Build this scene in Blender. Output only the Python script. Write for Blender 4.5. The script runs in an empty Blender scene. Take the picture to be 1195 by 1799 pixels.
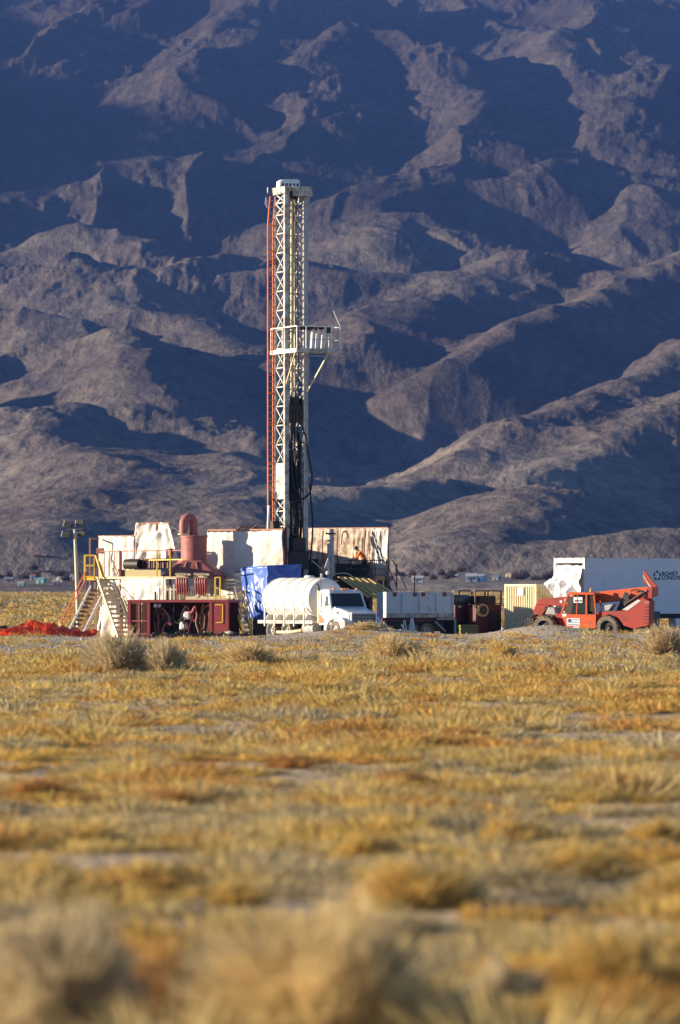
import bpy, math, random
import numpy as np
from mathutils import Vector, Matrix, Euler

# ------------------------------------------------------------------ camera, sky, sun, exposure
F_PX, HOR, CAM_H, RIG_Y = 8960.0, 1040.0, 2.34, 280.0      # focal length in photo pixels, horizon row, eye height, rig distance
sc = bpy.context.scene
C = sc.collection
cam = bpy.data.cameras.new('camera')
cam_o = bpy.data.objects.new('camera', cam)
C.objects.link(cam_o)
cam_o.location = (0, 0, CAM_H)
cam_o.rotation_euler = (math.radians(90), 0, 0)
cam.sensor_fit = 'VERTICAL'
cam.sensor_height = 24.0
cam.lens = F_PX / 1799 * 24.0
cam.shift_y = (HOR - 899.5) / 1799
cam.clip_start, cam.clip_end = 1.0, 60000
cam.dof.use_dof = True
cam.dof.focus_distance = 282
cam.dof.aperture_fstop = 1.4
sc.camera = cam_o

SUN_EL, SUN_A = math.radians(11.6), math.radians(1)       # sun low on the left
SUN_TO = Vector((-math.cos(SUN_A) * math.cos(SUN_EL), -math.sin(SUN_A) * math.cos(SUN_EL), math.sin(SUN_EL)))
world = bpy.data.worlds.new('World')
sc.world = world
world.use_nodes = True
wn = world.node_tree
sky = wn.nodes.new('ShaderNodeTexSky')
sky.sky_type = 'NISHITA'
sky.sun_disc = False
sky.sun_elevation = SUN_EL
sky.sun_rotation = math.atan2(SUN_TO.x, SUN_TO.y)
sky.altitude = 1400
sky.air_density = 1.0
sky.dust_density = 0.0
sky.ozone_density = 4.0
bg = wn.nodes['Background']
bg.inputs['Strength'].default_value = 0.064
wn.links.new(sky.outputs[0], bg.inputs['Color'])
sun = bpy.data.lights.new('sun', 'SUN')
sun.energy = 5.0
sun.angle = math.radians(0.53)
sun.color = (1.0, 0.83, 0.61)
sun_o = bpy.data.objects.new('sun', sun)
C.objects.link(sun_o)
sun_o.rotation_euler = SUN_TO.to_track_quat('Z', 'Y').to_euler()
sc.view_settings.view_transform = 'Standard'
sc.view_settings.look = 'None'
sc.view_settings.gamma = 1
sc.view_settings.exposure = 1.35
sc.render.engine = 'CYCLES'
sc.cycles.use_denoising = True
sc.cycles.max_bounces = 6
sc.cycles.diffuse_bounces = 3
sc.cycles.volume_bounces = 0
sc.cycles.transparent_max_bounces = 8

R = random.Random(7)
NR = np.random.default_rng(11)

def W(px, py, Y=RIG_Y):
    """photo pixel + distance -> world point"""
    return Vector(((px - 597.5) / F_PX * Y, Y, CAM_H + (HOR - py) / F_PX * Y))

# ------------------------------------------------------------------ materials
MATS = {}
def mat(name, col, rough=0.6, metal=0.0, var=0.12, scale=6.0, dirt=None, dirt_amt=0.35, dirt_scale=2.5, bump=0.0, bump_scale=40.0, spec=0.5):
    if name in MATS:
        return MATS[name]
    m = bpy.data.materials.new(name)
    m.use_nodes = True
    nt = m.node_tree
    b = nt.nodes['Principled BSDF']
    b.inputs['Roughness'].default_value = rough
    b.inputs['Metallic'].default_value = metal
    b.inputs['Specular IOR Level'].default_value = spec
    tc = nt.nodes.new('ShaderNodeTexCoord')
    n = nt.nodes.new('ShaderNodeTexNoise')
    n.inputs['Scale'].default_value = scale
    n.inputs['Detail'].default_value = 5
    nt.links.new(tc.outputs['Object'], n.inputs['Vector'])
    mix = nt.nodes.new('ShaderNodeMix')
    mix.data_type = 'RGBA'
    mix.inputs[6].default_value = (*[c * (1 - var) for c in col], 1)
    mix.inputs[7].default_value = (*[min(1, c * (1 + var)) for c in col], 1)
    nt.links.new(n.outputs[0], mix.inputs[0])
    out = mix.outputs[2]
    if dirt:
        n2 = nt.nodes.new('ShaderNodeTexNoise')
        n2.inputs['Scale'].default_value = dirt_scale
        n2.inputs['Detail'].default_value = 7
        n2.inputs['Roughness'].default_value = 0.7
        nt.links.new(tc.outputs['Object'], n2.inputs['Vector'])
        rp = nt.nodes.new('ShaderNodeMapRange')
        rp.inputs[1].default_value = 0.62 - dirt_amt * 0.3
        rp.inputs[2].default_value = 0.78 - dirt_amt * 0.2
        nt.links.new(n2.outputs[0], rp.inputs[0])
        mx = nt.nodes.new('ShaderNodeMix')
        mx.data_type = 'RGBA'
        mx.inputs[7].default_value = (*dirt, 1)
        nt.links.new(rp.outputs[0], mx.inputs[0])
        nt.links.new(out, mx.inputs[6])
        out = mx.outputs[2]
    nt.links.new(out, b.inputs['Base Color'])
    if bump:
        n3 = nt.nodes.new('ShaderNodeTexNoise')
        n3.inputs['Scale'].default_value = bump_scale
        n3.inputs['Detail'].default_value = 4
        nt.links.new(tc.outputs['Object'], n3.inputs['Vector'])
        bp = nt.nodes.new('ShaderNodeBump')
        bp.inputs['Strength'].default_value = 1
        bp.inputs['Distance'].default_value = bump
        nt.links.new(n3.outputs[0], bp.inputs['Height'])
        nt.links.new(bp.outputs[0], b.inputs['Normal'])
    MATS[name] = m
    return m

def attr_mat(name, rough=0.9, var=0.25, scale=20.0, trans=0.0):
    """colour from the mesh's own 'tone' attribute times fine noise"""
    m = bpy.data.materials.new(name)
    m.use_nodes = True
    nt = m.node_tree
    b = nt.nodes['Principled BSDF']
    b.inputs['Roughness'].default_value = rough
    b.inputs['Specular IOR Level'].default_value = 0.15
    a = nt.nodes.new('ShaderNodeAttribute')
    a.attribute_name = 'tone'
    tc = nt.nodes.new('ShaderNodeTexCoord')
    n = nt.nodes.new('ShaderNodeTexNoise')
    n.inputs['Scale'].default_value = scale
    n.inputs['Detail'].default_value = 4
    nt.links.new(tc.outputs['Object'], n.inputs['Vector'])
    mr = nt.nodes.new('ShaderNodeMapRange')
    mr.inputs[1].default_value, mr.inputs[2].default_value = 0.3, 0.7
    mr.inputs[3].default_value, mr.inputs[4].default_value = 1 - var, 1 + var
    nt.links.new(n.outputs[0], mr.inputs[0])
    mx = nt.nodes.new('ShaderNodeVectorMath')
    mx.operation = 'SCALE'
    nt.links.new(a.outputs['Color'], mx.inputs[0])
    nt.links.new(mr.outputs[0], mx.inputs['Scale'])
    nt.links.new(mx.outputs[0], b.inputs['Base Color'])
    if trans:
        t = nt.nodes.new('ShaderNodeBsdfTranslucent')
        nt.links.new(mx.outputs[0], t.inputs['Color'])
        ms = nt.nodes.new('ShaderNodeMixShader')
        ms.inputs[0].default_value = trans
        nt.links.new(b.outputs[0], ms.inputs[1])
        nt.links.new(t.outputs[0], ms.inputs[2])
        nt.links.new(ms.outputs[0], nt.nodes['Material Output'].inputs['Surface'])
    MATS[name] = m
    return m

# ------------------------------------------------------------------ scene helpers
def tag(o, label=None, cat=None, group=None, kind=None):
    for k, v in (('label', label), ('category', cat), ('group', group), ('kind', kind)):
        if v:
            o[k] = v
    return o

def thing(name, label, cat, loc=(0, 0, 0), rz=0.0, group=None):
    o = bpy.data.objects.new(name, None)
    C.objects.link(o)
    o.location = loc
    o.rotation_euler = (0, 0, rz)
    o.empty_display_size = 0.2
    return tag(o, label, cat, group)

def np_mesh(name, verts, faces, m, tone=None, smooth=False, parent=None):
    """verts (n,3), faces (k,3) or (k,4) as numpy arrays"""
    me = bpy.data.meshes.new(name)
    k = faces.shape[1]
    me.vertices.add(len(verts))
    me.vertices.foreach_set('co', np.ascontiguousarray(verts, np.float32).ravel())
    me.loops.add(faces.size)
    me.loops.foreach_set('vertex_index', np.ascontiguousarray(faces, np.int32).ravel())
    me.polygons.add(len(faces))
    me.polygons.foreach_set('loop_start', np.arange(0, faces.size, k, dtype=np.int32))
    me.polygons.foreach_set('loop_total', np.full(len(faces), k, np.int32))
    if smooth:
        me.polygons.foreach_set('use_smooth', np.ones(len(faces), bool))
    if tone is not None:
        at = me.attributes.new('tone', 'FLOAT_COLOR', 'POINT')
        at.data.foreach_set('color', np.concatenate([tone, np.ones((len(tone), 1))], 1).astype(np.float32).ravel())
    me.update(calc_edges=True)
    me.materials.append(m)
    o = bpy.data.objects.new(name, me)
    C.objects.link(o)
    o.parent = parent
    return o

# ------------------------------------------------------------------ noise
def _h(ix, iy, seed):
    n = (ix.astype(np.int64) * 374761393 + iy.astype(np.int64) * 668265263 + seed * 1442695041) & 0xFFFFFFFF
    n = ((n ^ (n >> 13)) * 1274126177) & 0xFFFFFFFF
    return ((n ^ (n >> 16)) & 0xFFFF) / 65535.0
def vnoise(x, y, seed=0):
    ix, iy = np.floor(x), np.floor(y)
    fx, fy = x - ix, y - iy
    fx = fx * fx * fx * (fx * (fx * 6 - 15) + 10)
    fy = fy * fy * fy * (fy * (fy * 6 - 15) + 10)
    a, b = _h(ix, iy, seed), _h(ix + 1, iy, seed)
    c, d = _h(ix, iy + 1, seed), _h(ix + 1, iy + 1, seed)
    return (a + (b - a) * fx) * (1 - fy) + (c + (d - c) * fx) * fy
def fbm(x, y, octs, seed=0, gain=0.5):
    s = np.zeros_like(x, dtype=float); a = 1.0; t = 0.0
    for i in range(octs):
        s += a * (vnoise(x, y, seed + i) * 2 - 1); t += a
        x, y = x * 1.97 * 0.8 - y * 1.97 * 0.6 + 13.7, x * 1.97 * 0.6 + y * 1.97 * 0.8 + 5.1
        a *= gain
    return s / t
def ridged(x, y, octs, seed=0, gain=0.5):
    s = np.zeros_like(x, dtype=float); a = 1.0; t = 0.0; w = 1.0
    for i in range(octs):
        r = 1 - np.abs(vnoise(x, y, seed + i) * 2 - 1)
        r = r * r
        s += a * r * w; t += a
        w = np.clip(r * 1.6, 0.25, 1)
        x, y = x * 2.03 * 0.8 - y * 2.03 * 0.6 + 3.7, x * 2.03 * 0.6 + y * 2.03 * 0.8 + 9.1
        a *= gain
    return s / t
def sstep(a, b, x):
    t = np.clip((x - a) / (b - a), 0, 1)
    return t * t * (3 - 2 * t)

# ------------------------------------------------------------------ terrain: ground, hills
def berm(x, y):
    crest = 258 + 3 * np.sin(x * 0.23 + 1) + 0.06 * x
    amp = 0.10 + 0.04 * np.sin(x * 0.8 + 0.7) + 0.54 * np.exp(-((x - 10.6) / 2.7) ** 2) + 0.34 * np.exp(-((x - 17.0) / 2.2) ** 2) + 0.40 * np.exp(-((x - 1.4) / 4.0) ** 2) - 0.14 * np.exp(-((x + 8) / 2.5) ** 2)
    w = np.where(y < crest, 13.0, 4.5)
    return amp * np.exp(-((y - crest) / w) ** 2)
def ground_z(x, y):
    x = np.asarray(x, float); y = np.asarray(y, float)
    z = 0.10 * fbm(x / 23 + 5, y / 31, 3, 3) + 0.05 * fbm(x / 3.1, y / 3.7, 3, 9)
    pad = sstep(262, 268, y) * (1 - sstep(306, 322, y))
    z = z * (1 - pad) - 0.2 * sstep(262, 266.5, y) * (1 - sstep(318, 360, y))
    z += berm(x, y)
    z += 2.05 * sstep(320, 1900, y) * 1.25 + 0.5 * sstep(320, 420, y) * fbm(x / 60, y / 40, 3, 17)
    z -= 0.55 * (1 - sstep(28, 70, y)) * 0.0
    return z
def gz(x, y):
    return float(ground_z(np.array([x]), np.array([y]))[0])

SPURS = [  # crest polylines: (photo column, photo row, distance m), then side slope and crest rounding
    # right-hand cone and low hills
    ([(845, 955, 2300), (960, 856, 2750), (1050, 890, 2950), (1195, 930, 3050)], 0.42, 18),
    ([(640, 870, 2900), (735, 845, 3050), (880, 842, 3150), (960, 856, 3000)], 0.50, 14),
    ([(1195, 925, 2350), (1120, 940, 2300), (1000, 985, 2250)], 0.30, 14),
    ([(680, 962, 2650), (760, 972, 2600), (860, 985, 2500)], 0.22, 10),
    # spurs running in from the right
    ([(845, 806, 3300), (950, 745, 3650), (1060, 690, 3950), (1195, 628, 4300), (1400, 520, 4700)], 0.55, 12),
    ([(975, 824, 3150), (1080, 765, 3400), (1195, 705, 3650), (1400, 600, 3950)], 0.50, 12),
    ([(790, 640, 4300), (900, 585, 4600), (1010, 540, 4850), (1195, 452, 5300), (1400, 370, 5600)], 0.55, 16),
    ([(600, 600, 4500), (700, 530, 4900), (800, 492, 5150), (930, 436, 5400), (1010, 480, 5350)], 0.45, 18),
    ([(540, 445, 5300), (620, 470, 5250), (750, 470, 5300), (800, 500, 5150)], 0.45, 14),
    # left of the mast
    ([(330, 462, 5300), (440, 434, 5500), (540, 445, 5500)], 0.42, 16),
    ([(310, 700, 4050), (275, 640, 4250), (215, 568, 4550), (85, 590, 4600), (-60, 640, 4500)], 0.50, 14),
    ([(470, 640, 4450), (420, 590, 4700), (300, 540, 4950), (200, 542, 5000)], 0.45, 16),
    ([(450, 765, 3750), (320, 712, 3950), (150, 706, 3950), (0, 738, 3800), (-150, 780, 3600)], 0.40, 20),
    ([(180, 840, 3000), (130, 770, 3450), (100, 715, 3800)], 0.42, 12),
    ([(300, 930, 2450), (390, 860, 2900), (440, 810, 3300)], 0.42, 12),
    ([(420, 930, 2400), (480, 880, 2700), (540, 860, 2950)], 0.36, 12),
    ([(60, 940, 2300), (200, 860, 2750), (230, 810, 3200), (330, 790, 3500)], 0.34, 14),
    ([(-60, 480, 5400), (40, 458, 5400), (112, 445, 5400), (190, 480, 5200), (240, 530, 5000)], 0.45, 14),
    ([(-80, 540, 5000), (60, 535, 4900), (130, 540, 4850)], 0.45, 14),
    ([(150, 395, 5700), (220, 415, 5650), (300, 450, 5500)], 0.45, 14),
    ([(-60, 345, 6000), (100, 305, 6200), (220, 285, 6300), (290, 262, 6400)], 0.40, 20),
    # upper mountain
    ([(225, 270, 6350), (300, 160, 6900), (400, 52, 7500), (460, -40, 8000)], 0.50, 18),
    ([(400, 52, 7500), (560, 60, 7450), (640, 40, 7550), (760, 80, 7350), (850, 180, 6900), (890, 260, 6500)], 0.50, 18),
    ([(690, 62, 7900), (850, 50, 8000), (1000, 25, 8100), (1195, 20, 8100), (1400, 0, 8100)], 0.40, 22),
    ([(900, 318, 6200), (980, 296, 6350), (1080, 292, 6350), (1120, 320, 6250), (1150, 400, 5900)], 0.45, 16),
    ([(640, 330, 6100), (700, 312, 6250), (780, 290, 6400), (840, 240, 6650)], 0.42, 14),
    ([(700, 420, 5700), (740, 372, 5900), (860, 420, 5700)], 0.42, 16),
    ([(1000, 120, 7300), (960, 80, 7600), (900, 50, 7900)], 0.45, 14),
    ([(1195, 130, 7200), (1100, 80, 7600), (1050, 30, 8000)], 0.45, 14),
    ([(60, 60, 7500), (180, 10, 7800), (330, -60, 8200)], 0.42, 18),
    ([(520, 250, 6500), (560, 150, 7000), (600, 60, 7450)], 0.42, 14),
    ([(1195, 300, 6300), (1150, 220, 6700), (1110, 130, 7200)], 0.45, 14),
]
FAR_SPURS = [  # the range beyond both frame sides; unseen left massif shaped to shade upper slopes
    ([(-3000, 4800, 500), (-2600, 5400, 740), (-2400, 6000, 880), (-2250, 6600, 1010), (-2150, 7200, 1095), (-1900, 8800, 1400)], 0.50, 60),
    ([(-2400, 6000, 880), (-1500, 6300, 720), (-900, 6400, 570)], 0.45, 50),
    ([(-1900, 4300, 300), (-1250, 4900, 330), (-850, 5150, 330)], 0.45, 40),
    ([(-1500, 3500, 190), (-1000, 4050, 230), (-620, 4250, 240)], 0.42, 40),
    ([(-1700, 2900, 150), (-1200, 2850, 110), (-800, 2750, 70)], 0.40, 40),
    ([(1500, 5200, 640), (1900, 6400, 900), (2400, 8200, 1300)], 0.45, 60),
    ([(1000, 4000, 330), (1500, 4700, 560)], 0.45, 50),
]
def pl_height(x, y, pts, slope, rnd):
    best = np.full(x.shape, -1e9)
    for (ax, ay, az), (bx, by, bz) in zip(pts[:-1], pts[1:]):
        dx, dy = bx - ax, by - ay
        t = np.clip(((x - ax) * dx + (y - ay) * dy) / (dx * dx + dy * dy), 0, 1)
        d = np.hypot(x - ax - t * dx, y - ay - t * dy)
        best = np.maximum(best, az + t * (bz - az) - slope * (np.sqrt(d * d + rnd * rnd) - rnd))
    return best
BY = [1000, 1300, 1700, 2100, 2500, 3000, 3600, 4300, 5000, 5700, 6400, 7000, 7600, 8300, 9200, 10500, 12000]
BZ = [0.0, 1.0, 3.0, 7.5, 14., 25., 52., 104, 185, 300, 450, 605, 780, 975, 1240, 1500, 1500]
def hills_z(x, y):
    wx = x + 20 * fbm(x / 420, y / 420, 3, 21) + 8 * fbm(x / 90, y / 90, 3, 31)
    wy = y + 34 * fbm(x / 420, y / 420, 3, 41) + 10 * fbm(x / 90, y / 90, 3, 51)
    base = np.interp(wy, BY, BZ)
    h = base.copy()
    for pts, sl, rn in SPURS:
        p = [((a - 597.5) / F_PX * Y, Y, CAM_H + (HOR - b) / F_PX * Y) for a, b, Y in pts]
        k = pl_height(wx, wy, p, sl, rn * 2.0)
        d = h - k
        sw = np.clip((y - 2050) / 40, 1.0, 24.0)
        h = np.where(np.abs(d) < sw, np.maximum(h, k) + (sw - np.abs(d)) ** 2 / (4 * sw), np.maximum(h, k))
    for pts, sl, rn in FAR_SPURS:
        h = np.maximum(h, pl_height(wx, wy, pts, sl, rn))
    amp = np.interp(y, [1300, 1700, 2300, 3200, 4500, 9000], [0.1, 0.8, 4, 9, 16, 26])
    r = ridged(wx / 310 + 3.3, wy / 820 + 1.1, 5, 61, 0.45)
    h = h + amp * (r - 0.42) * 0.95 + amp * np.interp(y, [4500, 6500], [0.7, 1.0]) * fbm(wx / 190, wy / 420, 3, 71)
    sl_ = ridged(wx / 125 + 0.25 * fbm(x / 300, y / 500, 2, 5) * 3, wy / 480 + 2.2, 4, 91, 0.5)
    h += amp * (sl_ - 0.40) * np.interp(y, [4300, 6300], [0.8, 1.1])
    h += amp * 0.24 * fbm(x / 31, y / 80, 5, 77, 0.62) * np.clip(fbm(x / 260, y / 300, 3, 88) * 2 + 0.9, 0.3, 1.8)
    return h

def terrain_grid(us, ys):
    U, Y = np.meshgrid(us, ys)
    return U * Y, Y
def grid_faces(nr, nc):
    i = np.arange(nr - 1)[:, None] * nc + np.arange(nc - 1)[None, :]
    return np.stack([i, i + 1, i + nc + 1, i + nc], -1).reshape(-1, 4)

us = np.concatenate([np.linspace(-1.1, -0.16, 70)[:-1], np.linspace(-0.16, -0.074, 70)[:-1], np.linspace(-0.074, 0.074, 560)[:-1],
                     np.linspace(0.074, 0.16, 50)[:-1], np.linspace(0.16, 0.9, 40)])
ys = np.concatenate([np.linspace(1250, 2000, 40)[:-1], np.linspace(2000, 3400, 150)[:-1], np.linspace(3400, 8600, 420)[:-1], np.linspace(8600, 11500, 30)])
X, Y = terrain_grid(us, ys)
Z = hills_z(X, Y)
Z[0, :] = -6
hv = np.stack([X, Y, Z], -1).reshape(-1, 3)

def hill_material():
    m = bpy.data.materials.new('desert_hillside')
    m.use_nodes = True
    nt = m.node_tree
    L = nt.links.new
    b = nt.nodes['Principled BSDF']
    b.inputs['Roughness'].default_value = 0.95
    b.inputs['Specular IOR Level'].default_value = 0.05
    tc = nt.nodes.new('ShaderNodeTexCoord')
    mp = nt.nodes.new('ShaderNodeMapping')          # features run down the slopes
    mp.inputs['Scale'].default_value = (1.0, 0.30, 1.0)
    L(tc.outputs['Object'], mp.inputs['Vector'])
    def noise(scale, det, ro=0.55):
        n = nt.nodes.new('ShaderNodeTexNoise')
        n.inputs['Scale'].default_value = scale
        n.inputs['Detail'].default_value = det
        n.inputs['Roughness'].default_value = ro
        L(mp.outputs[0], n.inputs['Vector'])
        return n
    def ramp(src, pts):
        r = nt.nodes.new('ShaderNodeValToRGB')
        e = r.color_ramp.elements
        while len(e) < len(pts):
            e.new(0.5)
        for q, (p, c) in zip(e, pts):
            q.position = p
            q.color = (*c, 1)
        L(src, r.inputs[0])
        return r
    n1 = noise(0.0028, 6)
    r1 = ramp(n1.outputs[0], [(0.32, (0.078, 0.064, 0.058)), (0.5, (0.122, 0.103, 0.091)), (0.62, (0.165, 0.143, 0.120)), (0.72, (0.118, 0.077, 0.064))])
    n2 = noise(0.085, 6, 0.7)
    r2 = ramp(n2.outputs[0], [(0.36, (0.60, 0.60, 0.62)), (0.52, (1, 1, 1)), (0.66, (1.28, 1.23, 1.14))])
    mu = nt.nodes.new('ShaderNodeMix'); mu.data_type = 'RGBA'; mu.blend_type = 'MULTIPLY'
    mu.inputs[0].default_value = 1
    L(r1.outputs[0], mu.inputs[6]); L(r2.outputs[0], mu.inputs[7])
    n4 = noise(0.013, 7, 0.66)
    r4 = ramp(n4.outputs[0], [(0.34, (0.72, 0.70, 0.72)), (0.5, (1.0, 1.0, 1.0)), (0.66, (1.25, 1.2, 1.14))])
    m4 = nt.nodes.new('ShaderNodeMix'); m4.data_type = 'RGBA'; m4.blend_type = 'MULTIPLY'
    m4.inputs[0].default_value = 1
    L(mu.outputs[2], m4.inputs[6]); L(r4.outputs[0], m4.inputs[7])
    mu = m4
    v = nt.nodes.new('ShaderNodeTexVoronoi')
    v.inputs['Scale'].default_value = 0.16
    L(mp.outputs[0], v.inputs['Vector'])
    rv = ramp(v.outputs['Distance'], [(0.12, (0.55, 0.57, 0.52)), (0.34, (1, 1, 1))])
    mv = nt.nodes.new('ShaderNodeMix'); mv.data_type = 'RGBA'; mv.blend_type = 'MULTIPLY'
    mv.inputs[0].default_value = 0.8
    L(mu.outputs[2], mv.inputs[6]); L(rv.outputs[0], mv.inputs[7])
    sx = nt.nodes.new('ShaderNodeSeparateXYZ')
    L(tc.outputs['Object'], sx.inputs[0])
    zr = nt.nodes.new('ShaderNodeMapRange')          # pale bare sediment on the low hills
    for q, val in ((1, 20), (2, 170), (3, 1.65), (4, 0.86)):
        zr.inputs[q].default_value = val
    L(sx.outputs[2], zr.inputs[0])
    ml = nt.nodes.new('ShaderNodeVectorMath'); ml.operation = 'SCALE'
    z2 = nt.nodes.new('ShaderNodeMapRange')  # upper slopes darkened in colour so their sunlit patches stay dim
    for q, val in ((1, 300), (2, 600), (3, 1.0), (4, 0.58)):
        z2.inputs[q].default_value = val
    L(sx.outputs[2], z2.inputs[0])
    zz = nt.nodes.new('ShaderNodeMath'); zz.operation = 'MULTIPLY'
    L(zr.outputs[0], zz.inputs[0]); L(z2.outputs[0], zz.inputs[1])
    L(mv.outputs[2], ml.inputs[0]); L(zz.outputs[0], ml.inputs['Scale'])
    L(ml.outputs[0], b.inputs['Base Color'])
    nb = noise(0.035, 8, 0.62)
    bp = nt.nodes.new('ShaderNodeBump')
    bp.inputs['Strength'].default_value = 1.0
    bp.inputs['Distance'].default_value = 7.0
    L(nb.outputs[0], bp.inputs['Height'])
    L(bp.outputs[0], b.inputs['Normal'])
    return m
hills = np_mesh('hills', hv, grid_faces(*X.shape), hill_material(), smooth=True)
tag(hills, kind='structure')

# ground sheet
gx = np.concatenate([np.array([-9000, -4000, -1500, -600, -250, -120, -70, -45]), np.linspace(-32, 32, 160), np.array([45, 70, 120, 250, 600, 1500, 4000, 9000])])
gy = np.concatenate([np.array([-6000, -2000, -600, -150, -40, 0, 12]), np.linspace(20, 236, 220), np.linspace(236.6, 325, 170), np.linspace(330, 700, 60), np.array([760, 840, 950, 1100, 1250, 1400, 1600, 1900])])
GX, GY = np.meshgrid(gx, gy)
GZ = ground_z(GX, GY)
gv = np.stack([GX, GY, GZ], -1).reshape(-1, 3)
soil = np.array([0.54, 0.40, 0.235]); gravel = np.array([0.50, 0.41, 0.30]); padc = np.array([0.44, 0.31, 0.24]); straw = np.array([0.40, 0.29, 0.13]); olive = np.array([0.24, 0.21, 0.14])
x_, y_ = gv[:, 0], gv[:, 1]
t = np.repeat(soil[None], len(gv), 0)
def lay(t, c, w):
    return t * (1 - w[:, None]) + c * w[:, None]
t = lay(t, gravel, sstep(160, 190, y_ + 9 * fbm(x_ / 6, y_ / 9, 3, 5)))
t = lay(t, padc, sstep(263, 272, y_ + 3 * fbm(x_ / 9, y_ / 9, 2, 6)))
t = lay(t, straw, sstep(318, 350, y_ + 30 * fbm(x_ / 30, y_ / 50, 3, 7)))
t = lay(t, olive, sstep(480, 640, y_ + 90 * fbm(x_ / 60, y_ / 80, 3, 8)))
gm = attr_mat('dry_soil', 0.95, 0.35, 9.0)
nt = gm.node_tree
n3 = nt.nodes.new('ShaderNodeTexNoise'); n3.inputs['Scale'].default_value = 7.0; n3.inputs['Detail'].default_value = 6
bpn = nt.nodes.new('ShaderNodeBump'); bpn.inputs['Strength'].default_value = 1; bpn.inputs['Distance'].default_value = 0.10
nt.links.new(nt.nodes['Texture Coordinate'].outputs['Object'], n3.inputs['Vector'])
nt.links.new(n3.outputs[0], bpn.inputs['Height'])
nt.links.new(bpn.outputs[0], nt.nodes['Principled BSDF'].inputs['Normal'])
ground = np_mesh('ground', gv, grid_faces(*GX.shape), gm, tone=t, smooth=True)
tag(ground, kind='structure')

# the air between here and the mountain
me = bpy.data.meshes.new('haze')
x0, x1, y0, y1, z0, z1 = -9600, 9600, -6500, 11900, -9, 1850
me.from_pydata([(x0, y0, z0), (x1, y0, z0), (x1, y1, z0), (x0, y1, z0), (x0, y0, z1), (x1, y0, z1), (x1, y1, z1), (x0, y1, z1)], [],
               [(0, 3, 2, 1), (4, 5, 6, 7), (0, 1, 5, 4), (1, 2, 6, 5), (2, 3, 7, 6), (3, 0, 4, 7)])
hz = bpy.data.objects.new('haze', me)
C.objects.link(hz)
hm = bpy.data.materials.new('haze')
hm.use_nodes = True
hm.node_tree.nodes.remove(hm.node_tree.nodes['Principled BSDF'])
pv = hm.node_tree.nodes.new('ShaderNodeVolumePrincipled')
pv.inputs['Color'].default_value = (0.16, 0.33, 1.0, 1)
pv.inputs['Density'].default_value = 2.8e-5
pv.inputs['Anisotropy'].default_value = 0.0
hm.node_tree.links.new(pv.outputs[0], hm.node_tree.nodes['Material Output'].inputs['Volume'])
me.materials.append(hm)
tag(hz, 'thin pale blue air between the plain and the mountain', 'haze', kind='stuff')

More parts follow.
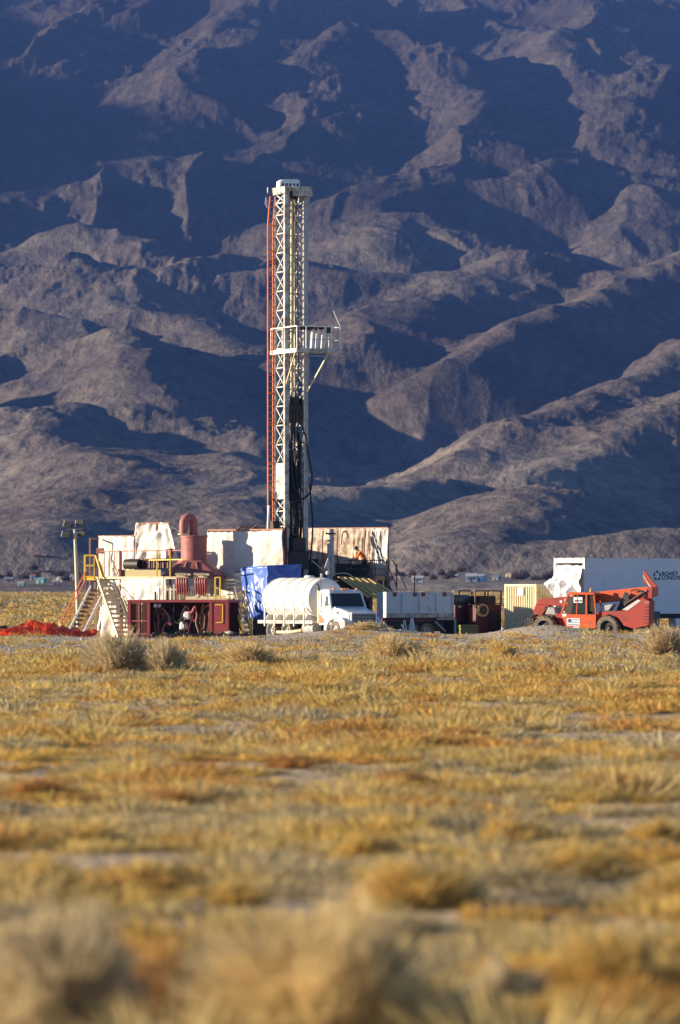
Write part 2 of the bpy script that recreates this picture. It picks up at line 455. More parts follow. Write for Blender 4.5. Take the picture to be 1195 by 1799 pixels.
# ------------------------------------------------------------------ mesh builder
class MB:
    def __init__(s):
        s.v, s.f = [], []
    def add(s, vs, fs):
        o = len(s.v)
        s.v += [tuple(p) for p in vs]
        s.f += [tuple(i + o for i in f) for f in fs]
        return s
    def box(s, x0, x1, y0, y1, z0, z1):
        return s.add([(x0, y0, z0), (x1, y0, z0), (x1, y1, z0), (x0, y1, z0), (x0, y0, z1), (x1, y0, z1), (x1, y1, z1), (x0, y1, z1)],
                     [(0, 3, 2, 1), (4, 5, 6, 7), (0, 1, 5, 4), (1, 2, 6, 5), (2, 3, 7, 6), (3, 0, 4, 7)])
    def hexa(s, b, t):
        """eight corners: bottom ring b, top ring t (counter-clockwise)"""
        return s.add(list(b) + list(t), [(0, 3, 2, 1), (4, 5, 6, 7), (0, 1, 5, 4), (1, 2, 6, 5), (2, 3, 7, 6), (3, 0, 4, 7)])
    def bar(s, p, q, w, h=None):
        p, q = Vector(p), Vector(q)
        h = h or w
        d = (q - p).normalized()
        up = Vector((0, 0, 1)) if abs(d.z) < 0.95 else Vector((0, 1, 0))
        a = d.cross(up).normalized() * (w / 2)
        b = a.cross(d).normalized() * (h / 2)
        r = lambda c: [c - a - b, c + a - b, c + a + b, c - a + b]
        return s.add(r(p) + r(q), [(0, 1, 2, 3), (7, 6, 5, 4), (0, 4, 5, 1), (1, 5, 6, 2), (2, 6, 7, 3), (3, 7, 4, 0)])
    def path(s, pts, r, n=8, cap=True):
        pts = [Vector(p) for p in pts]
        rs = r if isinstance(r, (list, tuple)) else [r] * len(pts)
        o = len(s.v)
        ref = None
        for i, p in enumerate(pts):
            d = (pts[min(i + 1, len(pts) - 1)] - pts[max(i - 1, 0)]).normalized()
            if ref is None:
                ref = Vector((0, 0, 1)) if abs(d.z) < 0.9 else Vector((1, 0, 0))
            a = (ref - d * ref.dot(d)).normalized()
            ref = a
            b = d.cross(a)
            for k in range(n):
                t = 2 * math.pi * k / n
                s.v.append(tuple(p + (a * math.cos(t) + b * math.sin(t)) * rs[i]))
        m = len(pts)
        for i in range(m - 1):
            for k in range(n):
                k2 = (k + 1) % n
                s.f.append((o + i * n + k, o + i * n + k2, o + (i + 1) * n + k2, o + (i + 1) * n + k))
        if cap:
            s.f.append(tuple(o + k for k in reversed(range(n))))
            s.f.append(tuple(o + (m - 1) * n + k for k in range(n)))
        return s
    def tube(s, p, q, r, n=10, r2=None):
        return s.path([p, q], [r, r if r2 is None else r2], n)
    def lathe(s, prof, axis='z', n=24, c=(0, 0, 0), ring=False):
        """prof: list of (radius, height)"""
        o = len(s.v)
        for r, h in prof:
            for k in range(n):
                t = 2 * math.pi * k / n
                a, b = r * math.cos(t), r * math.sin(t)
                p = {'z': (a, b, h), 'x': (h, a, b), 'y': (b, h, a)}[axis]
                s.v.append((p[0] + c[0], p[1] + c[1], p[2] + c[2]))
        for i in range(len(prof) - 1):
            for k in range(n):
                k2 = (k + 1) % n
                s.f.append((o + i * n + k, o + i * n + k2, o + (i + 1) * n + k2, o + (i + 1) * n + k))
        if ring:
            i = len(prof) - 1
            for k in range(n):
                k2 = (k + 1) % n
                s.f.append((o + i * n + k, o + i * n + k2, o + k2, o + k))
            return s
        s.f.append(tuple(o + k for k in reversed(range(n))))
        s.f.append(tuple(o + (len(prof) - 1) * n + k for k in range(n)))
        return s
    def prism(s, poly, a, b, plane='xz'):
        """polygon in a plane pulled from a to b along the third axis"""
        put = {'xz': lambda u, v, w: (u, w, v), 'xy': lambda u, v, w: (u, v, w), 'yz': lambda u, v, w: (w, u, v)}[plane]
        n = len(poly)
        vs = [put(u, v, a) for u, v in poly] + [put(u, v, b) for u, v in poly]
        return s.add(vs, [tuple(range(n)), tuple(reversed(range(n, 2 * n)))] + [(i, i + n, (i + 1) % n + n, (i + 1) % n) for i in range(n)])
    def mesh(s, name, m, smooth=True):
        me = bpy.data.meshes.new(name)
        me.from_pydata(s.v, [], s.f)
        import bmesh
        bm = bmesh.new()
        bm.from_mesh(me)
        bmesh.ops.recalc_face_normals(bm, faces=bm.faces)
        bm.to_mesh(me)
        bm.free()
        if smooth:
            me.polygons.foreach_set('use_smooth', np.ones(len(me.polygons), bool))
            me.set_sharp_from_angle(angle=math.radians(38))
        me.materials.append(m)
        return me
    def build(s, name, m, parent=None, bevel=0.0, smooth=True):
        o = bpy.data.objects.new(name, s.mesh(name, m, smooth))
        C.objects.link(o)
        o.parent = parent
        if bevel:
            b = o.modifiers.new('bevel', 'BEVEL')
            b.width = bevel
            b.segments = 2
            b.limit_method = 'ANGLE'
        return o

def put(me, name, parent, loc=(0, 0, 0), rot=(0, 0, 0), scale=(1, 1, 1)):
    """another object that shares mesh data"""
    o = bpy.data.objects.new(name, me)
    C.objects.link(o)
    o.parent = parent
    o.location, o.rotation_euler, o.scale = loc, rot, scale
    return o
_bars = {}
def barpart(name, p, q, w, m, parent):
    """a straight bar as a part; bars alike share one unit mesh"""
    key = (name, m.name)
    if key not in _bars:
        _bars[key] = MB().box(-0.5, 0.5, -0.5, 0.5, 0, 1).mesh(name, m)
    p, q = Vector(p), Vector(q)
    d = q - p
    o = put(_bars[key], name, parent, p, d.to_track_quat('Z', 'Y').to_euler())
    wx, wy = w if isinstance(w, tuple) else (w, w)
    o.scale = (wx, wy, d.length)
    return o

def sheet(name, tl, tr, br, bl, m, label, cat='tarp', group=None, folds=0.05, nfold=6, seed=0, nu=48, nv=30, sag=0.04, hem=0.05, skew=0.6, bulge=0.0, tears=None):
    """a wrinkled cloth between four world points, hung from its top edge"""
    tl, tr, br, bl = (np.array(p, float) for p in (tl, tr, br, bl))
    u = np.linspace(0, 1, nu)[None, :]; v = np.linspace(0, 1, nv)[:, None]
    U, V = np.broadcast_to(u, (nv, nu)), np.broadcast_to(v, (nv, nu))
    P = ((tl * (1 - U[..., None]) + tr * U[..., None]) * (1 - V[..., None]) + (bl * (1 - U[..., None]) + br * U[..., None]) * V[..., None])
    nrm = np.cross(tr - tl, bl - tl); nrm /= np.linalg.norm(nrm)
    if nrm[1] > 0: nrm = -nrm
    wob = fbm(U * 2.5 + seed * 3.1, V * 2.0 + seed, 3, 100 + seed)
    f = np.sin((U + skew * 0.12 * V + 0.10 * wob) * nfold * 2 * math.pi + seed) * (0.35 + 0.65 * V) * 0.5
    f += 1.1 * fbm(U * 4 + V * skew * 2.0 + seed, V * 2.2 - U * skew, 4, 120 + seed)
    f += 0.8 * (ridged(U * 2.2 + V * skew * 1.6 + seed, V * 1.2 + 0.4 * U, 2, 140 + seed) - 0.4)
    D = folds * 1.6 * f + bulge * np.sin(math.pi * U) * np.sin(math.pi * np.clip(V, 0, 1))
    P = P + nrm * D[..., None]
    P[..., 2] -= sag * np.abs(np.sin(U * math.pi * 4 + seed)) * (1 - V) ** 4 + 0 * U
    P[..., 2] += hem * fbm(U * 5 + seed, V * 0, 3, 160 + seed) * V ** 3
    org = (bl + br) / 2
    vv = (P - org).reshape(-1, 3)
    fs = grid_faces(nv, nu)
    if tears:
        cu = (U[:-1, :-1] + U[1:, 1:]).ravel() / 2; cv = (V[:-1, :-1] + V[1:, 1:]).ravel() / 2
        keep = np.ones(len(fs), bool)
        for (a, b, ra, rb) in tears:
            keep &= ((cu - a) / ra) ** 2 + ((cv - b) / rb) ** 2 > 1
        fs = fs[keep]
    o = np_mesh(name, vv, fs, m, smooth=True)
    o.location = org
    sm = o.modifiers.new('thickness', 'SOLIDIFY')
    sm.thickness = 0.012
    tag(o, label, cat, group)
    return o

# ------------------------------------------------------------------ shared paints
GR = -0.2                                                   # level of the drill pad
rust = (0.16, 0.06, 0.035)
M_white = mat('white_paint', (0.78, 0.78, 0.76), 0.45, dirt=(0.42, 0.36, 0.28), dirt_amt=0.2)
M_mast = mat('mast_white_steel', (0.60, 0.60, 0.55), 0.5, dirt=(0.16, 0.12, 0.09), dirt_amt=0.7, dirt_scale=2.2)
M_grey = mat('grey_steel', (0.40, 0.41, 0.40), 0.5, dirt=(0.18, 0.14, 0.11), dirt_amt=0.4)
M_dark = mat('oily_black_steel', (0.022, 0.020, 0.019), 0.55, dirt=(0.06, 0.04, 0.03))
M_rubber = mat('black_rubber', (0.02, 0.02, 0.02), 0.7)
M_brown = mat('dark_brown_steel', (0.055, 0.038, 0.030), 0.6, dirt=(0.11, 0.06, 0.04))
M_red = mat('red_oxide_paint', (0.25, 0.034, 0.038), 0.5, dirt=(0.16, 0.05, 0.04), dirt_amt=0.35)
M_maroon = mat('maroon_paint', (0.10, 0.016, 0.018), 0.5, dirt=(0.05, 0.02, 0.02))
M_pinkred = mat('faded_red_paint', (0.40, 0.13, 0.11), 0.6, dirt=(0.26, 0.07, 0.06), dirt_amt=0.5, dirt_scale=1.8)
M_ladder = mat('orange_red_ladder_paint', (0.80, 0.20, 0.06), 0.5)
M_rustframe = mat('rusty_frame', (0.34, 0.16, 0.09), 0.7, dirt=rust)
M_yellow = mat('yellow_safety_paint', (0.78, 0.52, 0.05), 0.5, dirt=(0.35, 0.22, 0.08), dirt_amt=0.2)
M_cream = mat('cream_paint', (0.68, 0.58, 0.38), 0.6, dirt=(0.40, 0.30, 0.18), dirt_amt=0.35)
M_tarp = mat('white_tarp', (0.70, 0.67, 0.61), 0.75, var=0.06, dirt=(0.52, 0.42, 0.31), dirt_amt=0.45, dirt_scale=0.9)
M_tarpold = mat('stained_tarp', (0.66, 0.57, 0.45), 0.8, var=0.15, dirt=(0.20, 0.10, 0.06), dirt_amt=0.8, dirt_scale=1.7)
M_blue = mat('blue_tarp', (0.065, 0.15, 0.52), 0.35, var=0.15, scale=2)
M_truck = mat('truck_white_paint', (0.82, 0.82, 0.82), 0.22, var=0.03, dirt=(0.52, 0.45, 0.36), dirt_amt=0.3, dirt_scale=1.3)
M_poly = mat('white_poly_tank', (0.76, 0.74, 0.67), 0.45, var=0.05, scale=1.2, dirt=(0.55, 0.48, 0.38), dirt_amt=0.3, dirt_scale=0.9)
M_strap = mat('grey_strap', (0.20, 0.20, 0.21), 0.5)
M_glass = mat('dark_glass', (0.02, 0.03, 0.03), 0.08, var=0.3, scale=1.5)
M_chrome = mat('bright_metal', (0.62, 0.62, 0.60), 0.25, metal=0.9)
M_amber = mat('amber_plastic', (0.75, 0.28, 0.03), 0.3)
M_lens = mat('lamp_glass', (0.55, 0.56, 0.56), 0.15)
M_orange = mat('orange_machine_paint', (0.64, 0.088, 0.012), 0.45, dirt=(0.30, 0.08, 0.04), dirt_amt=0.45)
M_dkorange = mat('red_orange_boom_paint', (0.36, 0.030, 0.012), 0.5, dirt=(0.16, 0.035, 0.025), dirt_amt=0.5)
M_tyre = mat('dusty_tyre', (0.14, 0.115, 0.085), 0.9, var=0.3, dirt=(0.30, 0.24, 0.16), dirt_amt=0.6, dirt_scale=3)
M_plank = mat('weathered_yellow_plank', (0.62, 0.40, 0.13), 0.7, var=0.25, dirt=(0.30, 0.20, 0.09))
M_wood = mat('grey_timber', (0.30, 0.25, 0.18), 0.8, var=0.25)
M_decal = mat('white_decal', (0.80, 0.80, 0.80), 0.5)
M_dblue = mat('dark_blue_print', (0.03, 0.05, 0.22), 0.5)
M_navy = mat('navy_lettering', (0.012, 0.018, 0.07), 0.5)
M_trailer = mat('trailer_white_skin', (0.70, 0.72, 0.74), 0.35, var=0.04, scale=0.7, dirt=(0.50, 0.50, 0.50), dirt_amt=0.15)
M_bin = mat('pale_grey_bin_paint', (0.58, 0.62, 0.63), 0.55, dirt=(0.30, 0.14, 0.08), dirt_amt=0.22, dirt_scale=2.2)
M_cont = mat('cream_container_paint', (0.70, 0.58, 0.36), 0.55, var=0.08, dirt=(0.42, 0.28, 0.14), dirt_amt=0.25)

def X_(px, Y):
    return (px - 597.5) / F_PX * Y
def Z_(py, Y):
    return CAM_H + (HOR - py) / F_PX * Y

# ------------------------------------------------------------------ the drilling rig
RA = math.radians(24)
rig = thing('drilling_rig', 'tall white lattice drilling mast with orange ladder on a tarp sided floor', 'drilling rig', (X_(511, 282), 282, GR), RA)
ZM = lambda py: Z_(py, 282) - GR
zb, zt = 3.2, ZM(333)
LX, LY = 0.58, 0.70
for sx in (-1, 1):
    MB().box(sx * LX - 0.13, sx * LX + 0.13, -LY - 0.11, -LY + 0.11, zb, zt).build('mast_leg', M_grey if sx > 0 else M_mast, rig, 0.02)
    MB().box(sx * LX - 0.075, sx * LX + 0.075, LY - 0.075, LY + 0.075, zb, zt - 0.5).build('mast_leg', M_mast, rig, 0.01)
# side and back bracing, bay by bay
levels = [ZM(y) for y in (925, 898, 876)] + [ZM(815) + 1.06 * k for k in range(14)] + [ZM(400), ZM(378), ZM(357), ZM(340)]
levels = sorted(l for l in levels if l < zt - 0.1)
lv2 = [levels[0]]
for l in levels[1:]:
    if l - lv2[-1] > 0.4:
        lv2.append(l)
for k, (z0, z1) in enumerate(zip(lv2[:-1], lv2[1:])):
    barpart('mast_diagonal', (-LX + 0.06, LY + 0.03, z0), (LX - 0.06, LY + 0.03, z1), (0.045, 0.045), M_cream if k % 3 else M_mast, rig)
    for sx in (-1, 1):
        x = sx * (LX + (0.02 if sx < 0 else 0.0))
        barpart('mast_girt', (x, -LY + 0.11, z0), (x, LY - 0.07, z0), (0.055, 0.07), M_mast, rig)
        solid = sx < 0 and abs(z0 - ZM(876)) < 0.2
        if not solid:
            barpart('mast_diagonal', (x - 0.02, -LY + 0.10, z0 + 0.03), (x - 0.02, LY - 0.07, z1 - 0.03), (0.05, 0.075), M_mast, rig)
            barpart('mast_diagonal', (x + 0.035, LY - 0.07, z0 + 0.03), (x + 0.035, -LY + 0.10, z1 - 0.03), (0.05, 0.075), M_mast, rig)
    barpart('mast_girt', (-LX + 0.07, LY, z0), (LX - 0.07, LY, z0), (0.07, 0.055), M_mast, rig)
    if k % 2 == 0 and k + 2 < len(lv2):
        barpart('mast_diagonal', (-LX + 0.06, LY - 0.03, z0 + 0.03), (0, LY - 0.03, z1), (0.05, 0.05), M_grey, rig)
        barpart('mast_diagonal', (LX - 0.06, LY - 0.03, z0 + 0.03), (0, LY - 0.03, z1), (0.05, 0.05), M_grey, rig)
    else:
        barpart('mast_diagonal', (0, LY - 0.03, z0), (-LX + 0.06, LY - 0.03, z1 - 0.03), (0.05, 0.05), M_grey, rig)
        barpart('mast_diagonal', (0, LY - 0.03, z0), (LX - 0.06, LY - 0.03, z1 - 0.03), (0.05, 0.05), M_grey, rig)
# white plate that closes one bay of the side
pl = MB().box(-LX - 0.055, -LX - 0.035, -LY + 0.12, LY - 0.05, ZM(876), ZM(815)).build('lit_side', M_white, rig)
for zz in (0.55, 1.05, 1.5):
    barpart('plate_rib', (-LX - 0.065, -LY + 0.13, ZM(876) + zz), (-LX - 0.065, LY - 0.06, ZM(876) + zz), (0.02, 0.03), M_mast, pl)
MB().prism([(LY - 0.06, ZM(874)), (LY - 0.06, ZM(838)), (-LY + 0.4, ZM(834)), (0.1, ZM(872))], -LX - 0.075, -LX - 0.066, 'yz').build('painted_shadow', M_grey, pl)  # grey shape standing for the diagonal shadow across the plate's lower corner
# crown
crown = MB().box(-0.78, 0.82, -0.95, 0.85, zt, zt + 0.10).build('crown_platform', M_mast, rig)
MB().box(-0.30, 0.86, -1.02, -0.90, zt - 0.42, zt + 0.12).build('crown_beam', M_mast, rig, 0.015)
MB().box(-0.78, -0.66, -0.95, 0.85, zt - 0.30, zt - 0.002).build('crown_beam', M_mast, rig, 0.015)
cb = MB().prism([(-0.62, 0.102), (0.62, 0.102), (0.60, 0.52), (0.45, 0.60), (-0.42, 0.56), (-0.60, 0.46)], 0.10, 0.62, 'xz')
cb.v = [(x, y, z + zt) for x, y, z in cb.v]
cb = cb.build('crown_block', M_white, rig, 0.03)
for k in range(5):
    MB().prism([(-0.50 + k * 0.22, zt + 0.18), (-0.38 + k * 0.22, zt + 0.18), (-0.36 + k * 0.22, zt + 0.36), (-0.47 + k * 0.22, zt + 0.34)], 0.09, 0.098, 'xz').build('sheave_slot', M_dark, cb)
    MB().lathe([(0.05, -0.03), (0.24, -0.03), (0.24, 0.03), (0.05, 0.03)], 'x', 20, (-0.42 + k * 0.2, -0.15, zt - 0.32)).build('sheave', M_dark, rig)
for x in (-0.5, 0.15, 0.72):
    barpart('crown_gusset', (x, -0.93, zt - 0.02), (x, -0.72, zt - 0.95), 0.07, M_mast, rig)
barpart('lightning_rod', (-1.0, 0.9, zt - 0.25), (-1.0, 0.9, zt + 0.15), 0.05, M_white, rig)
barpart('crown_arm', (-1.05, 0.88, zt - 0.20), (-0.60, 0.60, zt - 0.20), 0.09, M_brown, rig)
fl = MB().prism([(-1.16, zt - 0.75), (-1.02, zt - 1.0), (-0.99, zt - 0.6), (-1.10, zt - 0.38)], 0.90, 0.93, 'xz').build('pennant', mat('pale_blue_cloth', (0.35, 0.45, 0.75), 0.8), rig)
# ladder up the back-left leg
lad = MB()
def lad_off(z):
    return 0.16 * max(0.0, (z - ZM(395)) / 1.9) if z > ZM(395) else 0.0
zl = [ZM(928), ZM(395), zt - 0.35]
ladder = bpy.data.objects.new('ladder', None); C.objects.link(ladder); ladder.parent = rig
for x in (-1.03, -0.72):
    for a, b in ((zl[0], zl[1]), (zl[1], zl[2])):
        barpart('ladder_rail', (x + lad_off(a), 0.80, a), (x + lad_off(b), 0.80, b), 0.065, M_ladder, ladder)
z = zl[0] + 0.2
while z < zl[2]:
    barpart('rung', (-1.03 + lad_off(z), 0.80, z), (-0.72 + lad_off(z), 0.80, z), 0.04, M_ladder, ladder)
    z += 0.345
for py in (395, 442, 456, 557, 618, 690, 742, 815, 876):
    barpart('ladder_bracket', (-1.05, 0.76, ZM(py)), (-LX + 0.3, 0.745, ZM(py)), 0.06, M_ladder, ladder)
# things that hang inside the mast
barpart('kelly_pipe', (0.02, -0.1, ZM(705)), (0.02, -0.1, zt - 0.5), 0.13, M_cream, rig)
for x, y, m in ((-0.2, 0.1, M_dark), (-0.4, -0.5, M_dark), (-0.1, -0.55, M_dark), (0.12, -0.4, M_brown), (0.3, 0.0, M_grey), (0.42, -0.2, M_dark), (-0.32, 0.3, M_brown), (0.2, 0.35, M_brown)):
    barpart('cable', (x, y, ZM(720)), (x * 0.6, y, zt - 0.45), 0.034, m, rig)
for x in (-0.28, -0.2, -0.12):
    barpart('drill_rod', (x, 0.30, ZM(570)), (x, 0.30, ZM(490)), 0.05, M_maroon, rig)
tp = MB().box(-0.42, 0.42, -0.62, 0.15, ZM(742), ZM(712)).box(-0.30, 0.30, -0.5, 0.05, ZM(712), ZM(698)).box(0.42, 0.56, -0.5, -0.2, ZM(735), ZM(700)).build('top_drive', M_dark, rig, 0.03)
MB().lathe([(0.10, ZM(775)), (0.16, ZM(770)), (0.20, ZM(742)), (0.2, ZM(740))], 'z', 16, (0.0, -0.25, 0)).build('drive_shaft', M_brown, tp)
MB().path([(0.1, -0.3, ZM(698)), (0.12, -0.3, ZM(690)), (0.0, -0.3, ZM(682)), (-0.12, -0.3, ZM(690)), (-0.1, -0.3, ZM(698))], 0.05, 8).build('bail', M_grey, tp)
for k in range(4):
    MB().lathe([(0.06, ZM(742)), (0.09, ZM(740)), (0.09, ZM(725)), (0.06, ZM(722))], 'z', 12, (-0.3 + 0.2 * k, -0.66, 0)).build('drive_motor', M_brown, tp)
def spl(pts, n=9):
    pts = [Vector(p) for p in pts]
    out = []
    for i in range(len(pts) - 1):
        p0, p1, p2, p3 = pts[max(i - 1, 0)], pts[i], pts[i + 1], pts[min(i + 2, len(pts) - 1)]
        for k in range(n):
            t = k / n
            out.append(0.5 * ((2 * p1) + (p2 - p0) * t + (2 * p0 - 5 * p1 + 4 * p2 - p3) * t * t + (3 * p1 - p0 - 3 * p2 + p3) * t ** 3))
    return out + [pts[-1]]
for pts, r in (([(0.25, -0.5, ZM(735)), (0.50, -0.80, ZM(765)), (0.66, -0.92, ZM(800)), (0.86, -0.95, ZM(835)), (0.72, -0.95, ZM(866)), (0.2, -0.85, ZM(878)), (-0.2, -0.6, ZM(870)), (-0.15, -0.3, ZM(800))], 0.055),
               ([(0.72, -0.9, ZM(850)), (0.86, -0.9, ZM(890)), (0.95, -0.85, ZM(925)), (0.90, -0.8, ZM(965)), (0.8, -0.8, ZM(995))], 0.05),
               ([(-0.2, -0.5, ZM(745)), (-0.3, -0.75, ZM(800)), (-0.2, -0.8, ZM(850)), (0.1, -0.8, ZM(862)), (0.25, -0.6, ZM(830)), (0.2, -0.4, ZM(750))], 0.05),
               ([(0.0, -0.4, ZM(745)), (-0.05, -0.7, ZM(810)), (0.15, -0.8, ZM(872)), (0.3, -0.7, ZM(850)), (0.32, -0.4, ZM(760))], 0.045),
               ([(-0.35, -0.3, ZM(750)), (-0.38, -0.5, ZM(830)), (-0.3, -0.6, ZM(900)), (-0.35, -0.5, ZM(980))], 0.05),
               ([(0.3, -0.3, ZM(870)), (0.4, -0.6, ZM(905)), (0.36, -0.6, ZM(945)), (0.42, -0.5, ZM(1000))], 0.05),
               ([(0.1, -0.4, ZM(880)), (0.0, -0.7, ZM(915)), (0.1, -0.7, ZM(960)), (0.0, -0.6, ZM(1000))], 0.05)):
    MB().path(spl(pts), r, 8).build('hose', M_rubber, rig)
# feed frame and small gear low in the mast
for k in range(9):
    z = ZM(868 + k * 14)
    barpart('feed_frame_bar', (-0.35, -0.25 + 0.05 * (k % 3), z), (0.45, -0.25, z - 0.1), 0.05, M_brown if k % 2 else M_cream, rig)
for k in range(14):
    z = ZM(870 + k * 9)
    barpart('feed_link', (0.12 + 0.10 * (k % 4), 0.35, z), (0.10 + 0.13 * ((k + 2) % 4), 0.30, z - 0.34), 0.05, M_mast if k % 3 else M_cream, rig)
for k in range(30):
    x0, y0 = R.uniform(-0.4, 0.45), R.uniform(-0.6, 0.4)
    za = ZM(R.uniform(750, 880)); zc = ZM(R.uniform(940, 1000))
    MB().path(spl([(x0, y0, za), (x0 + R.uniform(-0.12, 0.12), y0 - 0.1, (za * 2 + zc) / 3), (x0 + R.uniform(-0.15, 0.15), y0, (za + 2 * zc) / 3), (x0 * 0.8, y0, zc)]), R.uniform(0.02, 0.045), 6).build('hose', M_rubber if k % 4 else M_brown, rig)
for x in (-0.30, 0.0, 0.40):
    barpart('feed_rail', (x, -0.12, zb), (x, -0.12, ZM(860)), 0.07, M_brown, rig)
MB().box(-0.42, -0.12, 0.1, 0.4, zb, ZM(752)).build('feed_beam', M_dark, rig, 0.02)
MB().box(0.02, 0.26, 0.05, 0.35, zb, ZM(790)).build('feed_beam', M_brown, rig, 0.02)
for k in range(8):
    MB().box(-0.45, -0.05 + 0.06 * (k % 3), -0.05, 0.06, ZM(985 - k * 28), ZM(975 - k * 28)).build('feed_bracket', M_brown, rig)
MB().lathe([(0.02, -0.12), (0.30, -0.12), (0.34, -0.05), (0.34, 0.05), (0.30, 0.12), (0.02, 0.12)], 'y', 20, (0.1, -0.5, ZM(955))).build('hose_reel', M_dark, rig)
MB().box(-0.5, 0.7, -0.9, 0.5, ZM(1000), ZM(968)).box(-0.3, 0.5, -0.95, 0.2, ZM(968), ZM(945)).build('drill_table', M_dark, rig, 0.03)
# hoist ram
MB().tube((-1.3, 0.2, ZM(935)), (-1.1, 0.5, ZM(888)), 0.065, 10).build('raising_ram', M_white, rig)
MB().tube((-1.1, 0.5, ZM(888)), (-0.98, 0.68, ZM(862)), 0.09, 10).build('ram_sleeve', M_dark, rig)
MB().box(-1.3, -0.5, 0.0, 0.9, ZM(940), ZM(929)).box(-0.95, -0.6, 0.2, 0.7, ZM(929), ZM(915)).build('winch', M_brown, rig, 0.02)
# the board up the mast where the rods are racked
mk = bpy.data.objects.new('racking_board', None); C.objects.link(mk); mk.parent = rig
zd = ZM(619)
MB().box(-0.80, -0.70, -2.6, 1.05, zd - 0.11, zd + 0.11).build('side_beam', M_white, mk)
MB().box(-0.695, 1.90, -2.65, -2.55, zd - 0.11, zd + 0.11).build('front_beam', M_mast, mk)
MB().box(1.80, 1.895, -2.545, -1.0, zd - 0.10, zd + 0.10).build('end_beam', M_mast, mk)
MB().box(-0.695, 1.795, -1.05, -0.95, zd - 0.09, zd + 0.09).build('inner_beam', M_mast, mk)
for k in range(7):
    MB().box(-0.69 + k * 0.355, -0.38 + k * 0.355, -2.545, -1.055, zd + 0.03, zd + 0.06).build('deck_board', M_grey, mk)
zr = ZM(577)
for x, y in ((-0.75, 1.0), (-0.75, -0.6), (-0.75, -2.6), (-0.2, -2.6), (1.30, -2.6), (1.85, -2.6), (1.85, -1.05)):
    barpart('rail_post', (x, y, zd + 0.08), (x, y, zr), 0.055, M_white, mk)
for p, q in (((-0.75, 1.0), (-0.75, -2.6)), ((-0.75, -2.6), (1.85, -2.6)), ((1.85, -2.6), (1.85, -1.05))):
    barpart('top_rail', (*p, zr), (*q, zr), 0.06, M_white, mk)
for p, q in (((-0.2, -2.6), (1.85, -2.6)), ((1.85, -2.6), (1.85, -1.05))):
    barpart('mid_rail', (*p, zd + 0.6), (*q, zd + 0.6), 0.035, M_grey, mk)
for x, w in ((0.22, 0.14), (0.52, 0.12), (0.86, 0.2)):
    MB().hexa([(x, -2.3, zd + 0.06), (x + w, -2.3, zd + 0.06), (x + w, -2.1, zd + 0.06), (x, -2.1, zd + 0.06)],
              [(x + 0.1, -2.3, zr), (x + w + 0.08, -2.3, zr), (x + w + 0.08, -2.1, zr), (x + 0.1, -2.1, zr)]).build('rod_guard', M_white, mk, 0.01)
for k in range(8):
    barpart('racking_finger', (-0.5 + k * 0.2, -2.45, zr - 0.05), (-0.5 + k * 0.2, -1.1, zr - 0.03), (0.07, 0.14 + 0.05 * (k % 3)), M_dark, mk)
MB().box(1.15, 1.4, -2.5, -2.3, zr - 0.35, zr).build('tool_pouch', M_dark, mk)
barpart('antenna', (1.85, -2.6, zr), (1.42, -2.6, zr + 0.88), 0.035, M_white, mk)
barpart('brace', (1.2, -2.5, zd - 0.1), (0.62, -0.80, ZM(690)), 0.07, M_cream, mk)
barpart('brace', (-0.72, -2.3, zd - 0.1), (-0.62, -0.80, ZM(676)), 0.07, M_cream, mk)
barpart('brace', (1.2, -2.5, zd - 0.3), (0.1, -2.5, zd - 0.3), 0.04, M_grey, mk)
# floor and frame below it, in world-aligned coordinates turned back from the mast's own frame
def RL(px, Y, z):
    p = Vector((X_(px, Y) - rig.location.x, Y - 282, 0))
    c, s_ = math.cos(-RA), math.sin(-RA)
    return (p.x * c - p.y * s_, p.x * s_ + p.y * c, z)
def rbox(pxs, Ys, z0, z1):
    """box on a plan quad given by photo columns and distances"""
    q = [(pxs[0], Ys[0]), (pxs[1], Ys[1]), (pxs[2], Ys[2]), (pxs[3], Ys[3])]
    return MB().hexa([RL(a, b, z0) for a, b in q], [RL(a, b, z1) for a, b in q])
zf = ZM(1012)
rbox((440, 676, 690, 452), (281.4, 279.6, 285.0, 290.0), zf - 0.25, zf).build('rig_floor', M_brown, rig)
for px, Y in ((452, 281.6), (520, 281.2), (600, 280.6), (668, 280.2), (462, 289.0), (560, 287.4), (680, 284.8)):
    MB().bar(RL(px, Y, 0), RL(px, Y, zf - 0.25), 0.25).build('substructure_leg', M_brown, rig)
for (pa, Ya), (pb, Yb) in (((452, 281.6), (520, 281.2)), ((520, 281.2), (600, 280.6)), ((600, 280.6), (668, 280.2))):
    barpart('substructure_brace', RL(pa, Ya, 0.3), RL(pb, Yb, zf - 0.3), 0.1, M_brown, rig)
    barpart('substructure_beam', RL(pa, Ya, 1.0), RL(pb, Yb, 1.0), 0.16, M_brown, rig)
MB().hexa([RL(a, b, 0.1) for a, b in ((470, 282.5), (650, 282), (655, 284.6), (475, 286))], [RL(a, b, zf - 0.3) for a, b in ((470, 282.5), (650, 282), (655, 284.6), (475, 286))]).build('engine_housing', M_dark, rig)
